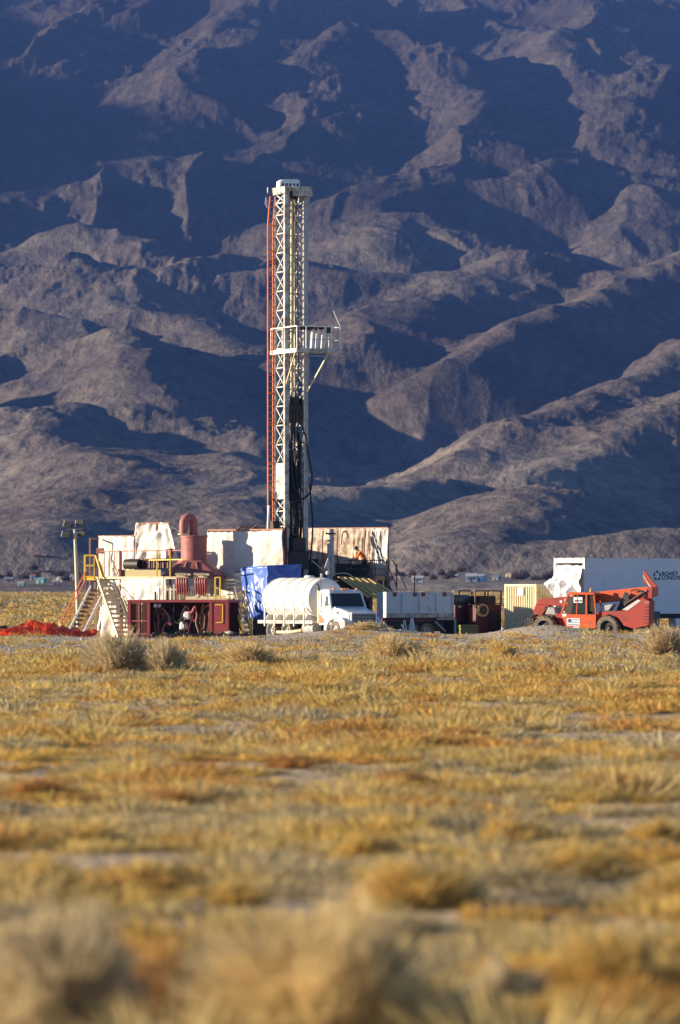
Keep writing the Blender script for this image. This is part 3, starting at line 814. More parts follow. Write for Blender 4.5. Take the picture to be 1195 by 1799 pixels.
# wall frames that carry the tarps
def frame(points, top, bottom, m, w=0.09):
    for px, Y in points:
        barpart('wall_post', RL(px, Y, bottom), RL(px, Y, top), w, m, rig)
    for (a, b), (c, d) in zip(points[:-1], points[1:]):
        barpart('wall_rail', RL(a, b, top), RL(c, d, top), w, m, rig)
ztw, zte = ZM(929), ZM(926)
BKY = lambda px: 288.6 - (px - 556) / 32 * 0.8            # plan line of the back wall
frame([(px, BKY(px) + 0.12) for px in (452, 500, 556, 590, 623, 654, 682)], zte, zf, M_rustframe)
frame([(441, 281.6), (440, 284.5), (440, 287.5), (441, 290.6)], ZM(944), zf, M_rustframe)  # frame of the added side wall that shades the back wall
frame([(683, 285.3), (681, 281.0)], ZM(985), zf - 0.8, M_rustframe, 0.07)
frame([(366, 283.15), (410, 282.05), (455, 280.85), (498, 279.75)], ZM(931), 0.0, M_rustframe)
barpart('wall_post', RL(501, 279.75, 0), RL(501, 279.75, ZM(928)), 0.16, M_maroon, rig)
for px in (404, 432, 448):
    barpart('roof_truss', RL(px, 282.6, ZM(936)), RL(px + 18, 283.4, ZM(924 if px == 432 else 927)), 0.09, M_rustframe, rig)
barpart('roof_truss', RL(422, 283.4, ZM(925)), RL(492, 283.0, ZM(929)), 0.12, M_brown, rig)
MB().tube(RL(581, 280.4, 0.1), RL(581, 280.4, ZM(930)), 0.19, 14).build('standpipe', M_grey, rig)
barpart('standpipe_clamp', RL(572, 280.2, ZM(938)), RL(590, 280.2, ZM(938)), 0.09, M_brown, rig)
for k in range(4):
    barpart('hanging_chain', RL(648 + k * 7, 285.0, ZM(932)), RL(649 + k * 7, 285.0, ZM(972 - 7 * (k % 2))), 0.05, M_maroon if k % 2 else M_rustframe, rig)
for px, y0, y1 in ((568, 931, 990), (594, 930, 1000), (642, 931, 992)):
    MB().path(spl([RL(px, 286.1, ZM(y0)), RL(px - 2, 285.8, ZM((y0 + y1) / 2)), RL(px + 1, 285.6, ZM(y1))]), 0.045, 6).build('hose', M_maroon, rig)
MB().path(spl([RL(600, 286.2, ZM(956)), RL(602, 286.2, ZM(936)), RL(608, 286.2, ZM(932)), RL(613, 286.2, ZM(944))]), 0.035, 6).build('hose', M_dark, rig)
# gear on the floor
rbox((590, 618, 622, 594), (283.2, 283.0, 284.4, 284.6), zf, ZM(990)).build('tool_chest', M_dark, rig, 0.02)
rbox((622, 650, 652, 624), (283.6, 283.4, 284.6, 284.8), zf, ZM(991)).build('control_stand', M_dark, rig, 0.02)
rbox((508, 560, 564, 512), (283.2, 283.0, 285.4, 285.6), zf, ZM(982)).build('draw_works', M_dark, rig, 0.04)
for k in range(10):
    a = 640 + R.uniform(0, 40)
    barpart('leaning_rod', RL(a, 283.0 + R.uniform(0, 2), zf), RL(a + R.uniform(-14, 8), 285 + R.uniform(0, 0.8), zf + R.uniform(0.7, 1.3)), 0.04, (M_rustframe, M_grey, M_maroon)[k % 3], rig)
for y in (985, 1000):
    barpart('floor_rail', RL(606, 279.9, ZM(y)), RL(676, 279.7, ZM(y)), 0.05, M_brown, rig)
# stair rails down the right side
for a, b in (((678, 984), (698, 1034)), ((690, 984), (714, 1034))):
    barpart('stair_rail', RL(a[0], 281, ZM(a[1])), RL(b[0], 281, ZM(b[1])), 0.055, M_maroon, rig)
barpart('stair_rail', RL(697, 281, ZM(990)), RL(697, 281, ZM(1034)), 0.06, M_maroon, rig)
barpart('stair_rail', RL(676, 281.2, zf - 0.1), RL(735, 280.9, 0.0), (0.25, 0.06), M_maroon, rig)
barpart('marker_post', RL(727, 279.3, 0.0), RL(729, 279.3, ZM(1004)), 0.06, M_maroon, rig)
# slide of yellow planks
for k in range(6):
    a = RL(597 + k * 10.5, 279.2 + 0.03 * k, zf - 0.05 - 0.02 * k)
    b = RL(652 + k * 10, 276.9 + 0.05 * k, ZM(1040) - 0.35 + 0.03 * (k % 3))
    barpart('slide_plank', a, b, (0.26, 0.05), M_plank, rig)
MB().path(spl([RL(548, 280.3, ZM(985)), RL(562, 280.1, ZM(997)), RL(577, 280.1, ZM(1006)), RL(590, 280.1, ZM(1008)), RL(613, 279.9, ZM(1009)), RL(640, 279.4, ZM(1030))]), 0.035, 6).build('rope', mat('pale_rope', (0.55, 0.48, 0.28), 0.9), rig)
barpart('thin_post', RL(576, 279.3, ZM(1040)), RL(577, 279.3, ZM(985)), 0.05, M_white, rig)
MB().lathe([(0.02, -0.12), (0.1, -0.08), (0.12, 0.0), (0.1, 0.08), (0.02, 0.12)], 'z', 12, RL(576, 279.3, ZM(1007))).build('post_lamp', M_white, rig)
MB().prism([(-0.16, -0.2), (0.1, -0.22), (0.12, 0.15), (0.05, 0.35), (-0.06, 0.1)], -0.02, 0.02, 'xz').build('rag', M_tarp, rig).location = RL(575, 279.2, ZM(992))

# ------------------------------------------------------------------ tarps on the rig walls
def TP(px, py, Y):
    return tuple(W(px, py, Y))
LYF = lambda px: 283.0 - (px - 366) / 32 * 0.825                 # plan line of the left wind wall
sheet('tarpaulin', TP(364, 934, LYF(364)), TP(412, 934, LYF(412)), TP(412, 1052, LYF(412)), TP(364, 1052, LYF(364)), M_tarp,
      'white tarp on the rig wall carrying the shadow of the vent stack', group=None, seed=1, folds=0.03)
sheet('tarpaulin', TP(411, 935, LYF(411) - 0.05), TP(497, 930, LYF(497)), TP(497, 998, LYF(497)), TP(408, 1004, LYF(408) - 0.05), M_tarp,
      'bright white tarp on the rig wall directly above the blue tarp', seed=2, folds=0.05, nfold=3, skew=1.5)
sheet('tarpaulin', TP(440, 945, 290.4), TP(440, 945, 281.7), TP(440, 1012, 281.7), TP(440, 1012, 290.4), M_tarp, 'unseen white tarp side wall added to shade the back wall of the rig floor', seed=21, folds=0.05)  # hidden from view, added to throw shade on the back wall tarps
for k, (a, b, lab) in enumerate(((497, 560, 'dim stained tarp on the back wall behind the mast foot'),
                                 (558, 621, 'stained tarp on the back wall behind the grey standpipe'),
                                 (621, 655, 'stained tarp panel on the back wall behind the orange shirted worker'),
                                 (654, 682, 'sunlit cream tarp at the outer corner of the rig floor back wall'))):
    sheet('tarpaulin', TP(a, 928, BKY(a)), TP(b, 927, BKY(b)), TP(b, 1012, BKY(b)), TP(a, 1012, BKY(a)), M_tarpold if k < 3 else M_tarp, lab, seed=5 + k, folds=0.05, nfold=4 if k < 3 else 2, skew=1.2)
# over the mud tanks on the left
LF = lambda px: 284.0 - (px - 175) / 32 * 0.8
sheet('tarpaulin', TP(173, 941, LF(173)), TP(236, 942, LF(236)), TP(236, 1014, LF(236)), TP(173, 1014, LF(173)), M_tarp,
      'white tarp wall behind the red walkway rail beside the yellow gate', seed=11, folds=0.06, nfold=5)
sheet('tarpaulin', TP(240, 918, 285.5), TP(296, 917, 284.3), TP(322, 995, 283.7), TP(224, 995, 285.8), M_tarp,
      'raised white tarp tented over the shaker beside the vent stack', seed=12, folds=0.10, nfold=4, skew=0.8)
sheet('tarpaulin', TP(214, 1016, LF(214) - 3.4), TP(292, 1016, LF(292) - 3.4), TP(292, 1062, LF(292) - 3.4), TP(214, 1062, LF(214) - 3.4), M_tarp,
      'white tarp curtain hanging below the shaker platform', seed=13, folds=0.05, nfold=5)
sheet('tarpaulin', TP(172, 1018, LF(172) - 2.9), TP(232, 1018, LF(232) - 2.9), TP(232, 1121, LF(232) - 2.95), TP(170, 1121, LF(170) - 2.95), M_tarp,
      'loose white tarp hanging to the ground behind the cream stairs', seed=14, folds=0.14, nfold=3, skew=1.2)
# blue tarp over a boxy unit
bl = thing('covered_unit', 'blue tarp wrapped over a boxy unit behind the tank truck', 'tarp', (X_(470, 276.2), 276.2, GR), math.radians(38))
def wrap(nu=70, nv=36):
    u = np.linspace(-2.35, 2.3, nu); v = np.linspace(0, 1, nv)
    U, V = np.meshgrid(u, v)
    s = 0.16
    px = np.where(U < 0, 0.0, U); py = np.where(U < 0, -U, 0.0)
    zt_ = np.where(U < 0, 3.95 - 0.05 * np.abs(U), 3.98 + 0.04 * U)
    bot = np.where(U < 0, 0.95 + 0.10 * np.sin(U * 3), 1.6)
    Zz = zt_ + (bot - zt_) * V
    f = 0.10 * fbm(U * 1.2 + V * 2.2, V * 2.5 - U * 0.8, 4, 301) + 0.09 * (ridged(U * 0.9 + V * 2.4, V * 1.1 - U * 0.3, 3, 311) - 0.35)
    gath = 0.07 * np.sin((np.abs(U) / (0.35 + 0.65 * (1 - V) + 0.25)) * 14) * V ** 1.5
    D = f + gath - 0.10 * V * (1 - V)
    pinch = 0.25 * V ** 2 * np.sign(U) * np.clip(np.abs(U) / 2.3, 0, 1)
    px = np.where(U < 0, -D, px - pinch * (U > 0)); py = np.where(U < 0, py + pinch * 1.0, -D)
    return np.stack([px, py, Zz], -1).reshape(-1, 3), grid_faces(nv, nu)
vv, ff = wrap()
o = np_mesh('cover', vv, ff, M_blue, smooth=True, parent=bl)
o.modifiers.new('thickness', 'SOLIDIFY').thickness = 0.01
MB().box(0.14, 2.15, 0.14, 2.2, 0.25, 3.80).build('housing', M_brown, bl)
MB().box(0.05, 2.2, 0.1, 2.3, 0, 0.25).build('skid', M_dark, bl)
MB().hexa([(0.0, 0.0, 3.90), (2.3, 0.0, 3.95), (2.3, 2.3, 3.95), (0.0, 2.3, 3.85)], [(0.02, 0.02, 3.97), (2.28, 0.02, 4.02), (2.2, 2.2, 4.0), (0.02, 2.25, 3.9)]).build('cover_top', M_blue, bl, 0.04)

# ------------------------------------------------------------------ shaker platform, stairs
LA = math.radians(-15)
sp = thing('shaker_platform', 'raised steel walkway with red rails and a shaker beneath the tented tarp', 'platform', (X_(232, 278.4), 278.4, GR), LA)
def SL(px, Y, z):
    p = Vector((X_(px, Y) - sp.location.x, Y - 278.4, 0))
    c, s_ = math.cos(-LA), math.sin(-LA)
    return (p.x * c - p.y * s_, p.x * s_ + p.y * c, z)
ZS = lambda py: Z_(py, 278.5) - GR
zp = ZS(1013)
def line(px, off):        # plan line parallel to the walls
    return 284.0 - (px - 175) / 32 * 0.8 - off * 1.25
MB().hexa([SL(a, line(a, b), zp - 0.12) for a, b in ((166, 2.6), (312, 2.6), (312, 1.0), (166, 1.0))], [SL(a, line(a, b), zp) for a, b in ((166, 2.6), (312, 2.6), (312, 1.0), (166, 1.0))]).build('deck', M_cream, sp)
for px in (168, 214, 262, 310):
    barpart('platform_post', SL(px, line(px, 2.5), 0), SL(px, line(px, 2.5), zp - 0.12), 0.14, M_rustframe if px > 170 else M_wood, sp)
    barpart('platform_post', SL(px, line(px, 1.1), 0), SL(px, line(px, 1.1), zp - 0.12), 0.14, M_rustframe, sp)
for px in (172, 212, 300):
    barpart('rail_post', SL(px, line(px, 2.55), zp), SL(px, line(px, 2.55), ZS(967)), 0.13 if px == 212 else 0.09, M_red, sp)
barpart('hand_rail', SL(212, line(212, 2.55), ZS(968)), SL(330, line(330, 2.55), ZS(967)), 0.06, M_red, sp)
barpart('hand_rail', SL(170, line(170, 2.55), ZS(968)), SL(212, line(212, 2.55), ZS(968)), 0.05, M_rustframe, sp)
barpart('mid_rail', SL(262, line(262, 2.6), ZS(984)), SL(322, line(322, 2.6), ZS(983)), 0.06, M_yellow, sp)
for px in (276, 299):
    barpart('rail_post', SL(px, line(px, 2.62), zp), SL(px, line(px, 2.62), ZS(967)), 0.07, M_yellow, sp)
for px, y0, y1 in ((184, 985, 1012), (192, 984, 1012), (201, 984, 1012)):
    barpart('gate_bar', SL(px, line(px, 2.5), ZS(1010)), SL(px, line(px, 2.5), ZS(968)), 0.035, M_rustframe, sp)
barpart('wall_post', SL(158, line(158, 0.8), zp - 0.5), SL(158, line(158, 0.8), ZS(944)), 0.08, M_rustframe, sp)
barpart('wall_rail', SL(158, line(158, 0.8), ZS(945)), SL(174, line(174, 0.1), ZS(945)), 0.08, M_rustframe, sp)
barpart('wall_rail', SL(173, line(173, -0.1), ZS(940)), SL(236, line(236, -0.1), ZS(940)), 0.08, M_rustframe, sp)
for px in (175, 209, 236):
    barpart('wall_post', SL(px, line(px, -0.1), 0), SL(px, line(px, -0.1), ZS(940)), 0.08, M_rustframe, sp)
for px in (240, 275, 297):
    barpart('wall_post', SL(px, 290.7 - px * 0.0214, zp - 0.1), SL(px, 290.7 - px * 0.0214, ZS(917)), 0.08, M_rustframe, sp)
barpart('wall_rail', SL(239, 285.6, ZS(917)), SL(298, 284.33, ZS(916)), 0.08, M_rustframe, sp)
barpart('wall_rail', SL(296, 284.35, ZS(918)), SL(318, 283.9, ZS(933)), 0.09, M_dark, sp)
shk = MB().hexa([SL(a, line(a, b), ZS(999)) for a, b in ((222, 2.3), (300, 2.3), (300, 1.2), (222, 1.2))], [SL(a, line(a, b), ZS(981)) for a, b in ((226, 2.3), (296, 2.3), (296, 1.2), (226, 1.2))]).build('shaker_box', M_maroon, sp, 0.03)
MB().tube(SL(221, line(221, 2.45), ZS(991)), SL(246, line(246, 2.45), ZS(991)), 0.27, 16).build('shaker_motor', M_dark, shk)
for k in range(6):
    barpart('spring', SL(252 + k * 8, line(252 + k * 8, 2.4), ZS(1000)), SL(252 + k * 8, line(252 + k * 8, 2.4), ZS(982)), 0.06, M_dark, shk)
MB().hexa([SL(a, line(a, b), zp + 0.002) for a, b in ((214, 2.45), (284, 2.45), (284, 1.1), (214, 1.1))], [SL(a, line(a, b), ZS(1001)) for a, b in ((214, 2.45), (284, 2.45), (284, 1.1), (214, 1.1))]).build('shaker_skid', mat('olive_skid_paint', (0.30, 0.24, 0.09), 0.6), sp)
MB().tube(SL(300, line(300, 2.5), ZS(976)), SL(300, line(300, 2.5), ZS(964)), 0.16, 12).build('valve', M_red, sp)
MB().box(-0.2, 0.2, -0.1, 0.1, 0, 0.3).build('lamp_box', M_rustframe, sp).location = SL(176, line(176, 2.5), ZS(972))
# yellow gate cage at the corner
for px in (149, 165):
    barpart('gate_post', SL(px, 281.4, ZS(1016)), SL(px, 281.4, ZS(975)), 0.09, M_yellow, sp)
for py in (975, 993, 1014):
    barpart('gate_rail', SL(148, 281.4, ZS(py)), SL(166, 281.3, ZS(py)), (0.09, 0.09 if py < 1000 else 0.16), M_yellow, sp)
for a, b in (((168, 975), (180, 1014)), ((174, 985), (184, 1016)), ((208, 1000), (216, 1018))):
    barpart('gate_bar', SL(a[0], 280.8, ZS(a[1])), SL(b[0], 280.5, ZS(b[1])), 0.07, M_yellow, sp)
MB().hexa([SL(a, b, ZS(1019)) for a, b in ((147, 281.0), (176, 280.6), (178, 282.4), (149, 282.7))], [SL(a, b, ZS(1015)) for a, b in ((147, 281.0), (176, 280.6), (178, 282.4), (149, 282.7))]).build('landing', M_yellow, sp)

def stairs(label, top, foot, width, steps, m_tread, m_str, m_rail, rails):
    """top, foot: world points of the left end of the first and last tread; width: world vector along a tread"""
    top, foot, width = Vector(top), Vector(foot), Vector(width)
    t = thing('metal_stairs', label, 'stairs', foot)
    d = top - foot
    run = Vector((d.x, d.y, 0)).normalized()
    for e in (Vector((0, 0, 0)), width):
        a = e - run * 0.05
        o = MB()
        p0, p1 = a, a + d
        up = Vector((0, 0, 0.13))
        th = width.normalized() * 0.035
        o.hexa([p0 - up - th, p0 - up + th, p1 - up + th, p1 - up - th], [p0 + up - th, p0 + up + th, p1 + up + th, p1 + up - th]).build('stringer', m_str, t)
    tr = None
    wv = width - width.normalized() * 0.08
    for k in range(steps):
        c = d * ((k + 0.5) / steps) + width.normalized() * 0.04
        if tr is None:
            q = run * 0.24
            b = [Vector((0, 0, 0)), wv, wv + q, q]
            tr = MB().hexa([p - Vector((0, 0, 0.02)) for p in b], [p + Vector((0, 0, 0.02)) for p in b]).add(
                [p for p in (Vector((0, 0, -0.11)), wv + Vector((0, 0, -0.11)), wv + Vector((0, 0, -0.021)), Vector((0, 0, -0.021)))], [(0, 1, 2, 3)]).mesh('tread', m_tread)
        put(tr, 'tread', t, c)
    for e in rails:
        off = width * e
        for h in (0.55, 1.0):
            barpart('hand_rail', off + Vector((0, 0, h)), off + d + Vector((0, 0, h)), 0.045, m_rail, t)
        for k in range(4):
            p = off + d * (0.05 + 0.3 * k)
            barpart('baluster', p, p + Vector((0, 0, 1.0)), 0.045, m_rail, t)
    return t
zl_ = Z_(1016, 278)
stairs('cream stairs dropping from the shaker walkway towards the red pump house', (X_(171, 280.5), 280.5, zl_), (X_(208, 277.5), 277.5, GR + 0.02), (0.87 * 0.95, 0.42 * 0.95, 0), 13, M_cream, M_cream, M_cream, (1.0,))
stairs('white sided stairs with orange handrails dropping onto the orange netting', (X_(160, 281.0), 281.0, zl_ - 0.5), (X_(116, 278.2), 278.2, GR + 0.02), (0.86 * 1.0, -0.28 * 1.0, 0), 12, M_rustframe, M_white, M_ladder, (-0.3, ))

# ------------------------------------------------------------------ pump house with cyclones, hood and stack
ph = thing('pump_house', 'open fronted red pump house with mesh cage and dark engine inside', 'pump house', (X_(313, 274.5), 274.5, GR), math.radians(-16))
hw, hd, hh = 2.85, 2.3, 2.12
MB().box(-hw, hw, 0, hd, 0.06, 0.2).build('skid', M_maroon, ph)
MB().box(-hw, hw, -0.08, hd, hh - 0.14, hh).build('roof', M_red, ph)
MB().box(-hw + 0.1, hw - 0.1, hd - 0.08, hd - 0.02, 0.2, hh - 0.14).build('back_wall', M_maroon, ph)
MB().box(-hw + 0.0, -hw + 0.05, 0.15, hd - 0.1, 0.2, hh - 0.14).build('end_wall', M_maroon, ph)
for x in (-hw + 0.09, -hw + 1.18, hw - 1.0, hw - 0.09):
    MB().box(x - 0.085, x + 0.085, -0.05, 0.12, 0.2, hh - 0.14).build('post', M_red, ph)
cg = MB().box(-hw + 0.20, -hw + 1.08, -0.03, 0.03, 1.92, 1.98).box(-hw + 0.20, -hw + 1.08, -0.03, 0.03, 0.25, 0.31).box(-hw + 0.61, -hw + 0.67, -0.03, 0.03, 0.31, 1.92).box(-hw + 0.20, -hw + 1.08, -0.028, 0.028, 0.95, 1.01).build('cage_door', M_pinkred, ph)
for k in range(14):
    barpart('cage_wire', (-hw + 0.22 + k * 0.066, 0.035, 0.3), (-hw + 0.22 + k * 0.066, 0.035, 1.95), 0.014, M_rustframe, cg)
for k in range(20):
    barpart('cage_wire', (-hw + 0.19, 0.05, 0.35 + k * 0.08), (-hw + 1.09, 0.05, 0.35 + k * 0.08), 0.014, M_rustframe, cg)
pn = MB().box(hw - 0.9, hw - 0.18, -0.02, 0.03, 0.22, hh - 0.16).build('side_panel', M_red, ph)
for p, q in (((hw - 0.75, 1.85), (hw - 0.32, 1.85)), ((hw - 0.32, 1.85), (hw - 0.32, 0.9)), ((hw - 0.32, 0.9), (hw - 0.7, 0.9))):
    barpart('latch_bar', (p[0], -0.05, p[1]), (q[0], -0.05, q[1]), 0.05, M_yellow, pn)
en = MB().box(-0.9, 1.2, 0.9, 2.0, 0.2, 1.15).box(-0.6, 0.8, 1.1, 1.8, 1.15, 1.55).build('engine', M_dark, ph, 0.04)
MB().lathe([(0.05, 0.55), (0.38, 0.6), (0.42, 0.75), (0.42, 0.85), (0.2, 0.9)], 'y', 20, (-0.75, 0, 0.95)).build('flywheel', M_dark, en)
for k in range(6):
    MB().tube((-0.5 + k * 0.22, 0.85, 1.2), (-0.5 + k * 0.22, 0.95, 1.6), 0.06, 8).build('cylinder_head', M_brown, en)
MB().hexa([(0.15, 0.3, 1.05), (0.55, 0.3, 1.05), (0.55, 0.7, 1.05), (0.15, 0.7, 1.05)], [(0.2, 0.3, 1.5), (0.55, 0.3, 1.52), (0.55, 0.7, 1.52), (0.2, 0.7, 1.5)]).build('white_drum', M_white, en, 0.08)
MB().hexa([(-0.05, 0.2, 0.5), (0.4, 0.2, 0.5), (0.4, 0.6, 0.5), (-0.05, 0.6, 0.5)], [(0.0, 0.2, 0.95), (0.4, 0.2, 0.9), (0.4, 0.6, 0.9), (0.0, 0.6, 0.95)]).build('white_sack', M_tarp, en, 0.12)
MB().path(spl([(0.55, 0.25, 1.4), (0.75, 0.2, 1.45), (0.85, 0.2, 1.65), (0.95, 0.2, 1.75)]), 0.09, 10).build('red_pipe', M_red, en)
MB().path(spl([(0.9, 0.2, 1.75), (1.0, 0.2, 1.3), (0.95, 0.2, 0.9), (1.1, 0.2, 0.4)]), 0.05, 8).build('red_pipe', M_rustframe, en)
for k in range(5):
    MB().tube((1.2 + 0.1 * k, 0.3, 0.35), (1.15 + 0.12 * k, 0.35, 1.5 + 0.1 * (k % 2)), 0.03, 6).build('small_pipe', (M_brown, M_rustframe, M_dark)[k % 3], en)
for k in range(26):
    x0_ = R.uniform(-1.5, 1.7); z0_ = R.uniform(0.3, 1.2); y0_ = R.uniform(0.15, 0.8)
    if k % 3 == 0:
        MB().lathe([(0.02, -0.05), (R.uniform(0.05, 0.13), -0.05), (0.1, 0.05), (0.02, 0.05)], 'y', 12, (x0_, y0_, z0_ + 0.2)).build('valve_wheel', (M_red, M_dark, M_brown)[k % 2], en)
    else:
        MB().path(spl([(x0_, y0_, 0.25), (x0_ + R.uniform(-0.1, 0.1), y0_, z0_), (x0_ + R.uniform(-0.4, 0.4), y0_ + 0.1, z0_ + R.uniform(0.2, 0.6)), (x0_ + R.uniform(-0.4, 0.4), y0_, 1.9)]), R.uniform(0.015, 0.05), 6).build('small_pipe', (M_brown, M_dark, M_red, M_rustframe)[k % 4], en)
MB().box(-1.45, -1.05, 0.2, 0.24, 1.72, 1.9).build('sign_plate', M_white, ph)
# pipe racks on the roof
for x in (-0.9, 0.0, 0.55, 1.05, 1.6, 2.1):
    barpart('rack_post', (x, 0.25, hh), (x, 0.25, hh + 1.25 if x < 0 else hh + 0.75), 0.06, M_cream, ph)
barpart('rack_rail', (-0.9, 0.25, hh + 0.55), (0.35, 0.25, hh + 0.55), 0.08, M_cream, ph)
barpart('rack_rail', (-0.9, 0.25, hh + 1.2), (-0.0, 0.25, hh + 1.2), 0.06, M_cream, ph)
barpart('rack_rail', (0.35, 0.25, hh + 0.12), (2.6, 0.25, hh + 0.12), (0.06, 0.22), M_cream, ph)
for k in range(7):
    MB().tube((-1.55 + 0.22 * k, 0.8, hh), (-1.55 + 0.22 * k, 0.8, hh + 0.45 + 0.2 * (k % 3)), 0.06, 8).build('valve', (M_dark, M_white, M_grey)[k % 3], ph)
cy = MB().lathe([(0.03, 0.0), (0.05, 0.05), (0.095, 0.55), (0.10, 0.75), (0.07, 0.80), (0.06, 0.95)], 'z', 12).mesh('cyclone_cone', M_red)
cyt = MB().path(spl([(0, 0, 0.95), (0, 0.0, 1.08), (0, -0.12, 1.15), (0, -0.28, 1.1)]), 0.04, 8).mesh('feed_pipe', M_cream)
for g in (0, 1):
    x0 = -0.02 + 1.05 * g
    mh = MB().tube((x0 - 0.15, -0.02, hh + 1.22), (x0 + 0.62, -0.02, hh + 1.22), 0.045, 10).tube((x0 - 0.15, 0.3, hh + 1.35), (x0 + 0.62, 0.3, hh + 1.35), 0.06, 10).build('manifold', M_cream, ph)
    for k in range(5):
        c = put(cy, 'cyclone_cone', ph, (x0 + k * 0.13 - 0.03, 0.10, hh + 0.28), (math.radians(4), 0, 0))
        put(cyt, 'feed_pipe', c)
    MB().bar((x0 + 0.25, 0.4, hh), (x0 + 0.25, 0.4, hh + 1.3), 0.07).build('rack_post', M_rustframe, ph)
MB().hexa([(0.85, 0.2, hh + 0.1), (1.05, 0.2, hh + 0.1), (1.05, 0.5, hh + 0.1), (0.85, 0.5, hh + 0.1)], [(0.6, 0.15, hh + 0.6), (1.3, 0.15, hh + 0.6), (1.3, 0.7, hh + 0.6), (0.6, 0.7, hh + 0.6)]).build('underflow_hopper', M_cream, ph)
lr = MB().bar((2.12, -0.1, hh + 0.02), (2.12, -0.1, hh + 1.22), 0.06).bar((2.40, -0.1, hh + 0.02), (2.40, -0.1, hh + 1.22), 0.06).build('roof_ladder', M_yellow, ph)
for z in (0.15, 0.62, 1.2):
    barpart('rung', (2.12, -0.1, hh + z), (2.40, -0.1, hh + z), 0.06, M_yellow, lr)
for k in range(5):
    MB().box(2.55, 2.9, 0.6, 1.1, hh + 0.25 + k * 0.2, hh + 0.31 + k * 0.2).build('louvre', M_cream, ph)

vs = thing('vent_stack', 'faded red vent stack with gooseneck top on a flared hood', 'vent stack', (X_(341, 281.6), 281.6, GR), math.radians(-8))
ZV = lambda py: Z_(py, 281.6) - GR
r0 = 0.72
MB().lathe([(r0, ZV(990)), (r0, ZV(945)), (r0 + 0.04, ZV(944.5)), (r0 + 0.04, ZV(941)), (r0 - 0.05, ZV(940.5)), (0.1, ZV(940))], 'z', 32).build('stack', M_pinkred, vs)
for k in range(18):
    t_ = math.tau * k / 18
    MB().lathe([(0.03, ZV(943.6)), (0.03, ZV(939.8))], 'z', 6, ((r0 + 0.015) * math.cos(t_), (r0 + 0.015) * math.sin(t_), 0)).build('flange_bolt', M_rustframe, vs)
gz0 = ZV(940)
GQ = math.radians(-36)
gp = lambda u, z: (-0.02 - u * math.cos(GQ), -u * math.sin(GQ) * -1.0, z)
pts = [gp(0, gz0 - 0.02), gp(0, gz0 + 0.3), gp(0.0, gz0 + 0.60)]
for k in range(1, 12):
    t_ = math.pi * k / 12
    pts.append(gp(0.31 - 0.31 * math.cos(t_), gz0 + 0.60 + 0.36 * math.sin(t_)))
pts += [gp(0.62, gz0 + 0.5), gp(0.62, gz0 + 0.10)]
MB().path(pts, 0.245, 18, cap=True).build('gooseneck', M_pinkred, vs)
for u in (0, 0.62):
    q_ = gp(u, 0)
    MB().lathe([(0.25, gz0 + 0.02), (0.33, gz0 + 0.02), (0.33, gz0 + 0.07), (0.25, gz0 + 0.07)], 'z', 24, (q_[0], q_[1], 0), ring=True).build('flange', M_cream if u else M_pinkred, vs)
zh0, zh1, zh2 = ZV(1016), ZV(1010), ZV(987)
def ring(a, b, z, cut):
    return [(-a, -b + cut, z), (-a + cut, -b, z), (a - cut, -b, z), (a, -b + cut, z), (a, b - cut, z), (a - cut, b, z), (-a + cut, b, z), (-a, b - cut, z)]
h = MB()
rs = [ring(1.62, 1.15, zh0, 0.25), ring(1.62, 1.15, zh1, 0.25), ring(0.82, 0.80, zh2, 0.30), ring(0.80, 0.78, zh2 + 0.08, 0.30)]
h.add([p for r_ in rs for p in r_], [tuple(range(7, -1, -1)), tuple(range(24, 32))] + [(8 * i + k, 8 * i + (k + 1) % 8, 8 * i + 8 + (k + 1) % 8, 8 * i + 8 + k) for i in range(3) for k in range(8)])
h.build('hood', M_pinkred, vs, smooth=False)
for sx in (-1, 1):
    for sy in (-1, 1):
        barpart('leg', (sx * 1.5, sy * 1.0, 0), (sx * 1.5, sy * 1.0, zh0), 0.12, M_rustframe, vs)
barpart('hood_rib', (-0.45, -1.17, zh1 + 0.01), (-0.28, -0.83, zh2), 0.06, M_rustframe, vs)
barpart('hood_rib', (0.45, -1.17, zh1 + 0.01), (0.28, -0.83, zh2), 0.06, M_rustframe, vs)
barpart('pole', (0.2, -1.0, zh0 + 0.05), (1.1, -1.25, zh0 - 0.25), 0.07, M_cream, vs)

# yellow stairs on the right of the pump house
stairs('short yellow and cream stairs between the pump house and the blue tarp', (X_(412, 277.0), 277.0, Z_(1062, 276)), (X_(428, 274.2), 274.2, GR + 0.02), (0.5, 0.1, 0), 7, M_cream, M_yellow, M_cream, (0.0, 1.0))

